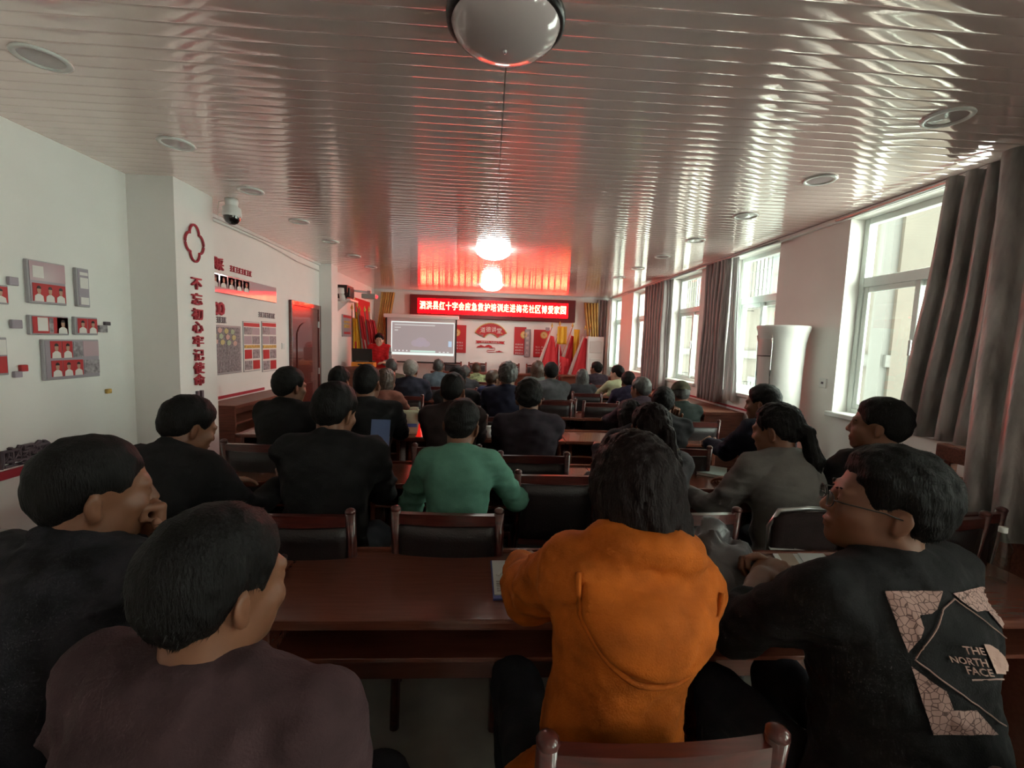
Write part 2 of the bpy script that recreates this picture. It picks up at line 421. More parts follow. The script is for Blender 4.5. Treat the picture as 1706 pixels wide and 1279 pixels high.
# ------------------------------------------------------------------ photo boards on the near left wall
def wall_rect(u0, v0, u1, v1, x=XL):
    a, b = on_x(u0, v0, x), on_x(u1, v1, x)
    return a.y, b.y, b.z, a.z
def board(rect, label, rows, name='photo_board', d=.025, cat='board', group='photo boards on the left wall'):
    y0, y1, z0, z1 = rect
    r = empty(name, (XL, (y0 + y1) / 2, (z0 + z1) / 2), label=label, cat=cat, group=group)
    H, W = z1 - z0, y1 - y0
    MB().b2((.001, -W / 2, -H / 2), (d, W / 2, H / 2), .003).build('backing', SILVER, r)
    MB().b2((d, -W / 2 + .008, -H / 2 + .008), (d + .003, W / 2 - .008, H / 2 - .008)).build('face', LILAC, r)
    for (a0, a1, b0, b1, kind) in rows:
        y_, Y_, z_, Z_ = -W / 2 + a0 * W, -W / 2 + a1 * W, -H / 2 + b0 * H, -H / 2 + b1 * H
        x = d + .003
        if kind == 'red': MB().b2((x, y_, z_), (x + .002, Y_, Z_)).build('red_print', RED, r)
        elif kind == 'pink': MB().b2((x, y_, z_), (x + .002, Y_, Z_)).build('gloss_print', ACRYL, r)
        elif kind == 'white': MB().b2((x, y_, z_), (x + .003, Y_, Z_)).build('white_print', PRINTW, r)
        elif kind == 'grey': MB().b2((x, y_, z_), (x + .003, Y_, Z_)).build('grey_print', PRINTG, r)
        elif kind == 'gold': MB().b2((x, y_, z_), (x + .003, Y_, Z_)).build('gold_print', GOLD, r)
        elif kind == 'face':
            cy_, w_, h_ = (y_ + Y_) / 2, Y_ - y_, Z_ - z_
            MB().b2((x, y_, z_), (x + .002, Y_, Z_)).build('red_print', RED, r)
            sh = [(x + .002, cy_ - w_ * .40, z_), (x + .002, cy_ + w_ * .40, z_), (x + .002, cy_ + w_ * .36, z_ + h_ * .3), (x + .002, cy_ + w_ * .1, z_ + h_ * .42), (x + .002, cy_ - w_ * .1, z_ + h_ * .42), (x + .002, cy_ - w_ * .36, z_ + h_ * .3)]
            MB().prism(sh, (.001, 0, 0)).build('white_shirt_print', PRINTW, r)
            MB().prism([(x + .003, cy_ + w_ * .17 * math.cos(t), z_ + h_ * .62 + h_ * .22 * math.sin(t)) for t in np.linspace(0, 2 * PI, 14)[:-1]], (.001, 0, 0)).build('portrait_print', SKINL, r)
            MB().prism([(x + .004, cy_ + w_ * .18 * math.cos(t), z_ + h_ * .70 + h_ * .17 * math.sin(t)) for t in np.linspace(0, PI, 9)], (.001, 0, 0)).build('hair_print', BLACKP, r)
    return r
F = 'face'
board(wall_rect(37, 430, 105, 509), 'large square photo board, pink above and three portraits on red below, on the left wall', [(.03, .97, .53, .97, 'pink'), (.1, .38, .6, .87, 'white'), (.08, .38, .05, .47, F), (.38, .67, .05, .47, F), (.67, .96, .05, .47, F)])
board(wall_rect(120, 445, 144.5, 512), 'narrow upright lilac board with two white notices', [(.2, .85, .48, .76, 'white'), (.2, .85, .06, .25, 'white'), (.2, .85, .82, .90, 'white')])
board(wall_rect(42, 524, 109, 558), 'wide photo board with a red portrait at its right end, mid row', [(.04, .96, .08, .94, 'red'), (.16, .42, .2, .9, 'white'), (.45, .56, .1, .9, 'grey'), (.66, .96, .08, .94, F)])
board(wall_rect(118, 527, 157.5, 558), 'small photo board with two portraits on red beside the grey squares', [(.08, .5, .1, .92, F), (.53, .95, .1, .92, F)])
board(wall_rect(64.5, 565, 161, 626), 'largest photo board with five portraits on red, lowest on the left wall', [(.1, .29, .54, .96, F), (.30, .48, .54, .96, F), (.5, .66, .54, .94, 'grey'), (.68, .98, .56, .96, 'pink'), (.1, .29, .08, .48, F), (.30, .48, .08, .48, F), (.48, .66, .08, .48, F), (.68, .98, .1, .46, 'grey')])
board(wall_rect(-60, 468, 8, 507), 'photo board cut by the left picture edge, upper', [(.05, .48, .08, .92, F), (.5, .95, .08, .92, F)])
board(wall_rect(-70, 561, 8, 624), 'photo board cut by the left picture edge, lower', [(.05, .95, .54, .94, 'white'), (.1, .5, .06, .5, F), (.5, .95, .06, .5, 'red')])
for (q, lab, m_) in (((9, 460, 26, 476), 'lilac square tile left of the large square board', LILAC), ((14, 532, 32.5, 547), 'lilac rectangular tile left of the wide photo board', LILAC),
                     ((29, 608, 42, 618), 'red tile at the lower left of the photo boards', RED), ((19, 618.5, 32.5, 628), 'pale lilac tile touching the red tile', LILAC),
                     ((170.8, 535.5, 180, 542), 'small dark tile at the right end of the boards', GREYL), ((161.3, 541.5, 175, 553.5), 'grey tile next to the small dark tile', PRINTG),
                     ((174, 648, 182, 654.5), 'small brown tile alone low on the wall', GOLD)):
    y0, y1, z0, z1 = wall_rect(*q)
    tag(MB().b2((XL + .001, y0, z0), (XL + .022, y1, z1), .003).build('wall_tile', m_), lab, 'wall tile', 'square tiles between the photo boards')

# recessed wall between the pillars
def bx(u): return 330 + u / 4.57
def by(v): return 400 + v / 4.57
tr_, br_ = on_x(bx(580), by(362), XL), on_x(bx(580), by(478), XL)
board((tr_.y - 1.55, tr_.y, br_.z, tr_.z), 'long glossy portrait board high on the wall beyond the pillar', [(.01, .99, .03, .97, 'pink')] + [(.02 + .094 * k, .10 + .094 * k, .30, .92, F) for k in range(6)], group='boards on the wall beyond the pillar')
for q, s_ in enumerate('风采'):
    p = on_x(bx(108 + 44 * q), by(168 + 14 * q), XL)
    tag(text_obj('wall_letter', s_, (XL + .012, p.y, p.z), .13, .12, REDL, 'left', .02, bold=.003), 'raised red character %s high beyond the pillar, %s of two' % (s_, ('first', 'second')[q]), 'letter', 'red heading letters beyond the pillar')
for (q, m_, lab) in (((237, 208, 405, 266), REDL, 'red strip of small lettering above the long portrait board'), ((95, 592, 212, 620), PRINTG, 'grey lettering strip above the pinboard'), ((455, 557, 582, 588), PRINTG, 'grey lettering strip above the pair of posters')):
    a, b = on_x(bx(q[0]), by(q[1]), XL), on_x(bx(q[2]), by(q[3]), XL)
    zc, zh = (a.z + b.z) / 2, .075
    r = empty('lettering_strip', (XL, (a.y + b.y) / 2, zc), label=lab, cat='sign')
    W = b.y - a.y; n = max(6, int(W / .05))
    for k in range(n):
        yy = -W / 2 + W * (k + .5) / n
        m = MB(); s = W / n * .36
        m.b2((.001, yy - s, .02), (.01, yy + s, .03)).b2((.001, yy - s, -.03), (.01, yy + s, -.02)).b2((.001, yy - .005, -.03), (.01, yy + .005, .034))
        if k % 2: m.b2((.001, yy - s, -.03), (.01, yy - s + .008, .03))
        else: m.b2((.001, yy - s, -.004), (.01, yy + s, .005))
        m.build('letter', m_, r)
for q in range(3):
    p = on_x(bx(90 + 38 * q), by(517 + 2.5 * q), XL)
    tag(text_obj('wall_letter', '0', (XL + .012, p.y, p.z), .10, .13, REDL, 'left', .02, bold=.003), 'dark red raised rounded character, %s in the row above the pinboard' % ('first', 'second', 'third')[q], 'letter', 'rounded red letters above the pinboard')
a, b = on_x(bx(312), by(655), XL), on_x(bx(312), by(1005), XL)
pw = a.y - on_x(bx(100), by(650), XL).y
pr = empty('pinboard', (XL, a.y - pw / 2 - .12, (a.z + b.z) / 2), label='grey ribbed pinboard with pale leaf-shaped notes beyond the pillar', cat='board', group='boards on the wall beyond the pillar')
W, Hh = pw + .24, a.z - b.z
MB().b2((.001, -W / 2, -Hh / 2), (.02, W / 2, Hh / 2), .003).build('backing', SILVER, pr)
n = 26; m = MB()
for k in range(n): m.b2((.02, -W / 2 + .02 + (W - .04) * k / n, -Hh / 2 + .02), (.024, -W / 2 + .02 + (W - .04) * (k + .6) / n, Hh / 2 - .02))
m.build('ribbing', PRINTG, pr); pr.children[-1]['kind'] = 'stuff'
LEAFM = [mat('note_yellow', (.62, .55, .25), .6), mat('note_green', (.45, .55, .38), .6), mat('note_pink', (.65, .42, .38), .6)]
for k in range(15):
    rr, cc = k // 5, k % 5
    yy, zz = W * (-.36 + cc * .155 + rr * .03), Hh * (.42 - rr * .12 - .012 * cc); a_, b_ = W * .055, Hh * .06
    pts = [(.025, yy, zz - b_), (.025, yy + a_ * .8, zz - b_ * .5), (.025, yy + a_, zz + b_ * .4), (.03, yy - a_ * .2, zz + b_), (.03, yy - a_, zz + b_ * .4), (.027, yy - a_ * .9, zz - b_ * .5)]
    MB().prism(pts, (.003, 0, 0)).build('note', LEAFM[k % 3], pr)
for (q0, q1, lab) in ((335, 470, 'white poster with red heading and photographs, left of the pair'), (478, 594, 'white poster with red heading and photographs, right of the pair by the door')):
    a, b = on_x(bx(q0), by(620), XL), on_x(bx(q1), by(990), XL)
    z1_, z0_ = on_x(bx((q0 + q1) / 2), by(620), XL).z, on_x(bx((q0 + q1) / 2), by(998), XL).z
    rows = [(.03, .97, .90, .97, 'red'), (.04, .48, .74, .88, 'grey'), (.52, .96, .74, .88, 'pink'), (.04, .48, .55, .71, 'pink'), (.52, .96, .55, .71, 'grey'), (.03, .97, .47, .53, 'gold'), (.05, .47, .26, .44, 'red'), (.53, .95, .26, .44, 'grey'), (.05, .47, .04, .22, 'grey'), (.53, .95, .04, .22, 'red')]
    r = board((a.y, b.y, z0_, z1_), lab, rows, name='poster', d=.008, cat='poster', group='posters by the door')
    r.children[1].data.materials[0] = PRINTW
p = on_x(bx(645), by(805), XL)
r = empty('light_switch', (XL, p.y, p.z), label='white light switch on the wall beside the red door', cat='switch')
MB().b2((.001, -.043, -.043), (.01, .043, .043), .003).build('plate', WHITE, r); MB().b2((.01, -.03, -.03), (.014, .03, .03), .002).build('rocker', UPVC, r)
p0, p1 = on_x(433, 402, XL), on_x(527, 440, XL)
tag(MB().tube([(XL + .02, p0.y - 1.5, 2.74), (XL + .02, p0.y, 2.74), (XL + .02, p0.y + .5, 2.715), (XL + .02, p1.y - .8, 2.68), (XL + .02, 7.5, 2.67)], .012).build('cable', WHITE, None, True), 'white cable drooping along the top of the left wall', 'cable')

# ------------------------------------------------------------------ far left corner: projector, bracket, posters
p = on_y(572, 460, 8.35)
r = empty('projector', (XL + .02, 8.35, 2.30), label='black box projector on a white wall bracket near the far lamp', cat='projector')
bx0 = p.x - (XL + .02)
MB().b2((bx0 - .17, -.20, .0), (bx0 + .13, .20, .24), .02, 2).build('body', BLACKP, r)
MB().b2((bx0 + .13, -.14, .03), (bx0 + .16, .12, .2), .01).build('front_grille', mat('dark_grey_plastic', (.05, .045, .045), .4), r)
MB().b2((bx0 + .05, -.23, .02), (bx0 + .15, -.20, .10), .004).build('lens', mat('dark_glass', (.02, .01, .01), .05), r)
MB().b2((-.02, -.24, -.04), (bx0 + .2, .24, -.005), .005).build('shelf', WHITE, r)
MB().prism([(-.02, -.02, -.04), (bx0 + .1, -.02, -.04), (-.02, -.02, -.26)], (0, .04, 0)).build('bracket', WHITE, r)
p = on_y(568, 489, 8.1)
r = empty('wall_camera', p, label='white bullet camera with dangling cable under the projector shelf', cat='camera')
MB().cyl((0, 0, .10), (0, 0, .0), .05, .06).build('mount', WHITE, r, False); MB().cyl((0, .03, .02), (.05, -.04, -.14), .045, .05, 16).build('body', WHITE, r, False)
MB().tube([(.05, 0, 0), (.09, 0, -.03), (.085, 0, -.1), (.05, 0, -.12)], .006).build('cable', BLACKP, r, True)
p2, p3 = on_y(577, 482, 8.5), on_y(615, 487, 8.7)
r = empty('wall_sensor', p3, label='grey wall arm carrying a flat sensor box with a red light', cat='arm')
MB().tube([Vector((XL + .01, 8.5, p2.z)) - p3, Vector((0, 0, 0))], .018).build('arm', METAL, r, True)
MB().b2((-.12, -.1, -.12), (.14, .1, -.03), .02, 2).build('sensor_box', mat('grey_green_plastic', (.34, .36, .33), .4), r)
MB().b2((-.03, -.03, -.03), (.03, .03, .03)).build('joint', METAL, r); MB().ball((.16, -.05, -.08), .02).build('indicator', mat('red_led', (.6, .02, .02), .4, emit=(1, .02, .03), estr=3), r, True)
a, b = on_x(591, 496, XL), on_x(615, 503, XL)
r = empty('wall_banner', (XL, (a.y + b.y) / 2, 0), label='plain red banner on the left wall behind the flags', cat='banner')
MB().b2((.001, -(b.y - a.y) / 2, 1.35), (.02, (b.y - a.y) / 2, (a.z + b.z) / 2), .004).build('panel', FLAGR, r)
a, b = on_x(569, 523, XL), on_x(584, 561, XL)
board((a.y, b.y, b.z, a.z), 'framed notice with a red heading beside the flags', [(.03, .97, .86, .97, 'red'), (.1, .8, .62, .72, 'gold'), (.1, .8, .40, .56, 'gold'), (.1, .8, .12, .22, 'red')], name='notice_frame', cat='notice', group=None)

# ------------------------------------------------------------------ back wall: red text sign, screen, posters
LEDRED = mat('sign_glow', (.2, .0, .0), .5, emit=(1.0, .0, .0008), estr=11)
LEDTXT = mat('sign_letters', (.3, .1, .05), .5, emit=(1.0, .60, .26), estr=4.2)
LEDDARK = mat('sign_frame_dark_red', (.11, .008, .012), .4)
ya = 10.98
A, B_ = on_y(683, 490, ya), on_y(958, 535, ya)
x0, x1 = A.x, B_.x
z0, z1 = 2.16, 2.70
sg = empty('led_sign', ((x0 + x1) / 2, ya, (z0 + z1) / 2), label='long red lit text sign hanging high on the back wall', cat='sign')
W, Hh = x1 - x0, z1 - z0
MB().b2((-W / 2, 0, -Hh / 2), (W / 2, YB - ya, Hh / 2), .01).build('housing', LEDDARK, sg)
MB().b2((-W / 2 + .19, -.004, -Hh / 2 + .10), (W / 2 - .19, .0, Hh / 2 - .09)).build('display', LEDRED, sg)
s_ = '泗洪县红十字会应急救护培训走进梅花社区博爱家园'
n = len(s_); tw = W - .46
for k, c_ in enumerate(s_):
    text_obj('character', c_, (-tw / 2 + tw * (k + .5) / n, -.012, .02), tw / n * .84, .19, LEDTXT, 'back', .008, sg, bold=.0025)
# projection screen
ys_ = 10.75
A, B_ = on_y(645, 532, ys_), on_y(757.5, 604, ys_)
x0, x1, z0, z1 = A.x, B_.x, B_.z, A.z
W, Hh = x1 - x0, z1 - z0
sc = empty('projection_screen', ((x0 + x1) / 2, ys_, (z0 + z1) / 2), label='pull-down projection screen showing a pale video window', cat='screen')
SCRW = mat('screen_cloth', (.62, .56, .55), .8)
MB().b2((-W / 2, 0, -Hh / 2), (W / 2, .012, Hh / 2 + .06)).build('cloth', SCRW, sc)
MB().b2((-W / 2 - .03, -.006, -Hh / 2 - .03), (-W / 2, .02, Hh / 2 + .06)).b2((W / 2, -.006, -Hh / 2 - .03), (W / 2 + .035, .02, Hh / 2 + .06)).b2((-W / 2 - .03, -.006, -Hh / 2 - .035), (W / 2 + .035, .02, -Hh / 2)).build('black_border', BLACKP, sc)
MB().b2((-W / 2 - .08, -.03, Hh / 2 + .05), (W / 2 + .08, .07, Hh / 2 + .14), .02, 2).build('roller_case', WHITE, sc)
def lit(name, c, s): return mat('lit_' + name, tuple(v * .3 for v in c), .8, emit=c, estr=s)
def quad(name, a0, b0, a1, b1, m, par, d=.001, lay=1):
    return MB().b2((-W / 2 + a0 * W, -.001 * lay - d, -Hh / 2 + b0 * Hh), (-W / 2 + a1 * W, -.001 * lay, -Hh / 2 + b1 * Hh)).build(name, m, par)
quad('projected_white', .06, .16, .985, .97, lit('white', (.78, .88, .84), .6), sc)
quad('video_window', .075, .22, .975, .945, lit('mauve', (.42, .36, .355), .42), sc, lay=2)
quad('title_bar', .11, .875, .70, .90, lit('pale', (.6, .6, .58), .5), sc, lay=3)
quad('menu_text', .11, .81, .20, .83, lit('pale', (.6, .6, .58), .5), sc, lay=3); quad('menu_text', .11, .74, .16, .77, lit('pale', (.6, .6, .58), .5), sc, lay=3)
quad('taskbar', .34, .23, .71, .275, lit('mint', (.62, .85, .75), .45), sc, lay=3)
for k in range(4): quad('icon', .115 + .055 * k, .245, .135 + .055 * k, .275, lit('icon', (.8, .8, .8), .5), sc, lay=3)
for k in range(3): quad('icon', .76 + .06 * k, .235, .79 + .06 * k, .255, lit('icon', (.8, .8, .8), .5), sc, lay=3)
quad('side_widget', .90, .38, .95, .52, lit('blue', (.5, .66, .85), .45), sc, lay=3)
for k, (q0, q1, rr) in enumerate(((.42, .45, .05), (.5, .5, .06), (.57, .44, .045), (.48, .42, .04))):
    MB().prism([(-W / 2 + q0 * W + rr * 2.2 * math.cos(t), -.004, -Hh / 2 + q1 * Hh + rr * 1.6 * math.sin(t)) for t in np.linspace(0, 2 * PI, 15)[:-1]], (0, .001, 0)).build('video_figure', lit('violet', (.44, .37, .41), .46), sc)

def zx(u): return 740 + u / 5.33
def zy(v): return 470 + v / 5.33
def bw(u, v): return on_y(zx(u), zy(v), YB)
def red_poster(u0, v0, u1, v1, cu, cv, cr, label, lines, txt):
    a, b = bw(u0, v0), bw(u1, v1)
    r = empty('wall_poster', ((a.x + b.x) / 2, YB, (a.z + b.z) / 2), label=label, cat='poster', group='red posters on the back wall')
    W, H = b.x - a.x, a.z - b.z
    MB().b2((-W / 2, -.02, -H / 2), (W / 2, -.001, H / 2), .003).build('panel', RED, r)
    c = bw(cu, cv) - Vector(r.location)
    MB().cyl((c.x, -.022, c.z), (c.x, -.028, c.z), cr, n=24).build('gold_emblem', GOLD, r)
    m = MB()
    for k in range(8):
        t = k * PI / 4; m.cyl((c.x + cr * .55 * math.cos(t), -.029, c.z + cr * .55 * math.sin(t)), (c.x + cr * .55 * math.cos(t), -.031, c.z + cr * .55 * math.sin(t)), cr * .24, n=8)
    m.build('petals', mat('gold_pale', (.7, .55, .28), .5), r)
    for k in range(lines):
        text_obj('caption', txt[k], (-.02, -.022, -H * .13 - k * H * .105), W * .66, H * .062, PRINTW, 'back', .003, r)
    return r
red_poster(84, 378, 192, 628, 112, 447, .09, 'red poster with gold emblem partly behind the projection screen', 3, ['爱国 敬业', '诚信 友善', '平等 公正'])
red_poster(625, 396, 722, 645, 712, 468, .098, 'red poster with gold emblem right of the fan sign', 4, ['崇德向善', '明礼守信', '爱岗敬业', '孝老爱亲'])
red_poster(798, 420, 930, 668, 885, 470, .09, 'red poster with gold emblem half hidden by the right flags', 3, ['助人 为乐', '见义 勇为', '诚实 守信'])
a, b = bw(715, 416), bw(758, 662)
r = empty('wall_scroll', ((a.x + b.x) / 2, YB, (a.z + b.z) / 2), label='narrow grey upright scroll with white lettering beside the red poster', cat='poster')
W, H = b.x - a.x, a.z - b.z
MB().b2((-W / 2, -.03, -H / 2), (W / 2, -.02, H / 2)).build('panel', SILVER, r)
MB().b2((-W / 2, -.034, -H / 2), (-W / 2 + .012, -.03, H / 2)).b2((W / 2 - .012, -.034, -H / 2), (W / 2, -.03, H / 2)).build('border', GREYL, r)
for k, c_ in enumerate('道德模范人'): text_obj('caption', c_, (0, -.033, H * .36 - k * H * .18), .07, .07, PRINTW, 'back', .003, r)
a = bw(918, 418)
tag(MB().box((a.x, YB - .012, a.z), (.1, .02, .09), None, .004).build('wall_plaque', LILAC), 'small pale plaque on the back wall behind the flags', 'plaque')
# fan sign
c = bw(413, 520); k_ = 11.12 / 739.6 / 5.33
fan = empty('fan_sign', (c.x, YB, c.z), label='red folding-fan shaped sign with white calligraphy on the back wall', cat='sign')
def fanpoly(r0, r1, t0, t1, y):
    o = [(r1 * math.cos(t), y, r1 * math.sin(t)) for t in np.linspace(t0, t1, 24)]
    return o + [(r0 * math.cos(t), y, r0 * math.sin(t)) for t in np.linspace(t1, t0, 24)]
MB().prism(fanpoly(.17, .445, math.radians(26), math.radians(154), -.03), (0, .029, 0)).build('gold_edge', GOLD, fan)
MB().prism(fanpoly(.185, .425, math.radians(27), math.radians(153), -.036), (0, .006, 0)).build('fan_face', RED, fan)
for q, c_ in enumerate('道德讲堂'):
    text_obj('character', c_, (-.2 + .135 * q, -.04, .245 + (.02, .035, .035, .01)[q]), .12, .13, PRINTW, 'back', .006, fan)
for s in (-1, 1):
    text_obj('caption', '文明' if s < 0 else '和', (s * .235, -.04, .13), .1 if s < 0 else .05, .05, PRINTG, 'back', .003, fan)
    MB().ball((s * .27, -.04, .19), .016, 8).build('stud', GOLD, fan)
a, b = bw(278, 515), bw(540, 548)
rb = empty('ribbon_sign', ((a.x + b.x) / 2, YB, (a.z + b.z) / 2), label='red ribbon sign with white lettering under the fan', cat='sign')
W, H = b.x - a.x, a.z - b.z
MB().b2((-W * .4, -.03, -H * .42), (W * .4, -.012, H * .42)).build('ribbon', RED, rb)
for s in (-1, 1):
    MB().prism([(s * W * .38, -.012, -H * .6), (s * W * .5, -.012, -H * .6), (s * W * .45, -.012, -H * .15), (s * W * .5, -.012, H * .4), (s * W * .38, -.012, H * .4)], (0, .01, 0)).build('ribbon_tail', RED, rb)
text_obj('caption', '崇德守礼 弘扬正气', (0, -.032, 0), W * .62, H * .5, PRINTW, 'back', .004, rb)
cl = empty('mountain_cloud_sign', bw(410, 590), label='red mountains and cloud line ornament below the ribbon sign', cat='wall ornament')
cl.location.y = YB
def P_(u, v): 
    q = bw(u, v) - Vector(cl.location); return (q.x, -.02, q.z)
MB().prism([P_(285, 580), P_(300, 566), P_(312, 564), P_(325, 556), P_(345, 565), P_(360, 570), P_(380, 558), P_(395, 555), P_(415, 563), P_(432, 580)], (0, .018, 0)).build('mountain', RED, cl)
MB().prism([P_(450, 622), P_(465, 613), P_(478, 612), P_(487, 606), P_(500, 613), P_(530, 622)], (0, .018, 0)).build('mountain', RED, cl)
MB().tube([P_(400, 583), P_(448, 583), P_(452, 592), P_(448, 603), P_(385, 603), P_(378, 611), P_(385, 620), P_(448, 621)], .008, 6).build('cloud_line', RED, cl)

# ------------------------------------------------------------------ curtains
def curtain(name, pts_top, pts_bot, zt, zb, folds, amp, m, label, axis='y', nz=14, sub=9, par=None, seed=0, stripe=None, group=None):
    """pts: (depth axis from, to, offset) – a gathered cloth hanging from a rail"""
    R = random.Random(seed); ph = [R.uniform(-.5, .5) for _ in range(folds + 1)]; am = [R.uniform(.6, 1.2) for _ in range(folds + 1)]
    def fn(u, v):
        z = zt + (zb - zt) * v
        e = v ** 1.15
        a = pts_top[0] + (pts_bot[0] - pts_top[0]) * e; b = pts_top[1] + (pts_bot[1] - pts_top[1]) * e; c = pts_top[2] + (pts_bot[2] - pts_top[2]) * e
        k = min(int(u * folds), folds - 1)
        t = u * 2 * PI * folds + ph[k] * math.sin(PI * (u * folds - k)) * 1.2
        off = math.cos(t) * amp * (am[k] + (am[k + 1] - am[k]) * (u * folds - k)) * (.75 + .35 * v)
        p = a + (b - a) * u + math.sin(2 * t) * amp * .25
        off += .006 * math.sin(9 * v + 5 * u)
        return (c + off, p, z) if axis == 'y' else (p, c + off, z)
    o = MB().grid(fn, folds * sub, nz).build(name, m, par, True)
    thick(o, .004)
    if label: tag(o, label, 'curtain', group)
    return o
CURT = mat('silver_grey_curtain', (.33, .31, .30), 0.36, var=.5, vscale=9, stretch=(1, 1, .25), sheen=.3, bump=.5, bscale=30, spec=.6)
CURT2 = mat('mauve_grey_curtain', (.34, .29, .29), 0.5, var=.3, vscale=14, stretch=(6, 6, .3), sheen=.3)
SHEER = mat('white_sheer_curtain', (.75, .80, .80), .6)
pa = on_x(1575, 295, 2.86); pb = on_x(1505, 700, 2.86)
curtain('curtain', (2.02, pa.y, 2.88), (2.0, pb.y + .06, 2.87), 2.735, 1.10, 7, .055, CURT, 'silver grey curtain hanging behind the wooden bench at the nearest window', seed=2, group='grey window curtains')
curtain('curtain', (1.0, 2.42, 2.78), (.85, 2.04, 2.37), 2.735, .80, 8, .06, CURT, 'silver grey curtain falling low in front of the wooden bench, nearest the viewer', seed=5, group='grey window curtains')
c1, c2 = on_x(1178, 450, 2.92), on_x(1213, 440, 2.92)
curtain('curtain', (c2.y, c1.y, 2.93), (c2.y + .0, c1.y + .0, 2.93), 2.74, .95, 6, .05, CURT2, 'grey and pink gathered curtain between the second and third windows', seed=8, group='grey window curtains')
curtain('sheer_curtain', (c2.y - .12, c2.y - .02, 2.98), (c2.y - .28, c2.y + .0, 2.98), 2.74, 1.0, 3, .02, SHEER, 'narrow white sheer curtain at the edge of the second window', seed=9)
c1, c2 = on_x(1076, 480, 2.92), on_x(1110, 468, 2.92)
curtain('curtain', (c2.y, c1.y, 2.93), (c2.y - .05, c1.y - .05, 2.93), 2.74, .9, 7, .05, CURT2, 'grey and pink gathered curtain between the third and fourth windows', seed=12, group='grey window curtains')
curtain('sheer_curtain', (10.75, 11.05, 2.94), (10.6, 11.05, 2.92), 2.74, .3, 4, .03, SHEER, 'white sheer curtain at the far corner window', seed=4)
curtain('curtain', (2.66, 2.93, 11.02), (2.66, 2.93, 11.02), 2.74, .2, 3, .04, CURT2, 'dull grey curtain in the far right corner', axis='x', seed=14, group='grey window curtains')
a, b = on_y(634, 487, 10.9), on_y(657, 487, 10.9); a2, b2 = on_y(620, 575, 10.9), on_y(640, 575, 10.9)
curtain('yellow_curtain', (a.x, b.x, 10.95), (a2.x, b2.x - .1, 10.95), 2.72, 1.05, 6, .05, YELLOWC, 'mustard yellow curtain swept left beside the projection screen', axis='x', seed=3, group='yellow stage curtains')
a, b = on_y(974, 503, 10.95), on_y(998, 503, 10.95); a2, b2 = on_y(984, 560, 10.95), on_y(999, 560, 10.95)
curtain('yellow_curtain', (a.x, b.x, 11.0), (a2.x, b2.x, 11.0), 2.66, 1.4, 5, .045, YELLOWC, 'mustard yellow curtain gathered in the right corner by the air conditioner', axis='x', seed=6, group='yellow stage curtains')
for yy0, yy1, nme in ((1.0, 3.75, 'nearest'), (4.5, 6.5, 'second'), (6.3, 9.4, 'third')):
    tag(MB().tube([(2.93, yy0, 2.745), (2.93, yy1, 2.745)], .012).build('curtain_rail', METAL, None, True), 'thin metal curtain rail over the %s window' % nme, 'rail', 'curtain rails')

# ------------------------------------------------------------------ flags
def flag(base, top, cloth, label, group, fringe=None):
    """leaning pole with a cloth gathered to it; cloth: list of (material, along0, along1, width_top, width_bottom, dirx)"""
    base, top = Vector(base), Vector(top)
    r = empty('flag', base, label=label, cat='flag', group=group)
    MB().tube([(0, 0, 0), top - base], .012).build('pole', METAL, r, True)
    t = top - base
    MB().lathe(t, [(0, .12), (.012, .08), (.028, .03), (.012, 0), (.012, -.02)], 10).build('finial', GOLD, r, True)
    for (m, s0, s1, w0, w1, dx, nm) in cloth:
        def fn(u, v):
            q = t * (s1 + (s0 - s1) * v)
            wd = w0 + (w1 - w0) * v
            drop = -.32 * wd * u
            return (q.x + dx * wd * u, q.y + .035 * math.sin(u * 15 + v * 2) * (.3 + v), q.z + drop)
        thick(MB().grid(fn, 24, 10).build(nm, m, r, True), .004)
    return r
def bwp(u, v, y): return on_y(zx(u), zy(v), y)
RG = 'red flags at the right of the stage'
for (tu, tv, bu, bv, wb, y_, lab, yel) in ((958, 400, 835, 715, 1.0, 10.62, 'leaning red flag furthest left of the right-hand flag group', False), (1008, 480, 950, 640, .7, 10.72, 'red flag with a short white hem second in the right-hand flag group', False),
                                      (1140, 400, 1058, 620, .62, 10.68, 'red flag in the middle of the right-hand flag group with a yellow streamer', True), (1252, 420, 1098, 812, 1.05, 10.5, 'leaning red flag with the longest white hem, fourth in the right-hand group', False),
                                      (1300, 410, 1262, 590, .4, 10.74, 'dark red flag next to the far air conditioner', False)):
    T, B_ = bwp(tu, tv, y_), bwp(bu, bv, y_)
    d_ = B_ - T; base = T + d_ * ((T.z - .19) / (T.z - B_.z)); L = (T - base)
    s_h = 1 - (T.z - B_.z) / L.z
    fl_ = flag(base, T, [(FLAGR, max(.03, s_h - .25), .90, .12, wb * .75, 1, 'cloth'), (FLAGW, max(.03, s_h - .25), .91, .03, .085, 1, 'hem')], lab, RG)
    for ch in fl_.children:
        if ch.name.startswith('hem'): ch.location.y = -.03
    if yel:
        thick(MB().grid(lambda u, v: (.03 + .14 * u, -.05 + .02 * math.sin(9 * u), -.05 - .75 * v), 8, 8).build('streamer', FLAGY, fl_, True, L), .003)
T = bwp(1028, 385, 10.6)
r = flag((T.x + .02, 10.62, .19), T, [(FLAGR, .05, .62, .30, .50, 1, 'cloth')], 'upright red flag wrapped in a broad yellow streamer', RG)
thick(MB().grid(lambda u, v: (-.06 + .22 * u, -.05 + .03 * math.sin(11 * u), -.02 - .42 * v), 10, 8).build('streamer', FLAGY, r, True, T - Vector(r.location)), .003)
stand = empty('flag_stand', (T.x + .3, 10.65, .16), label='low metal flag stand behind the right-hand flags', cat='stand')
MB().b2((-1.0, -.12, 0), (1.1, .12, .03), .005).build('base', METAL, stand)
def z3(u, v, y): return on_y(520 + u / 6.4, 400 + v / 6.4, y)
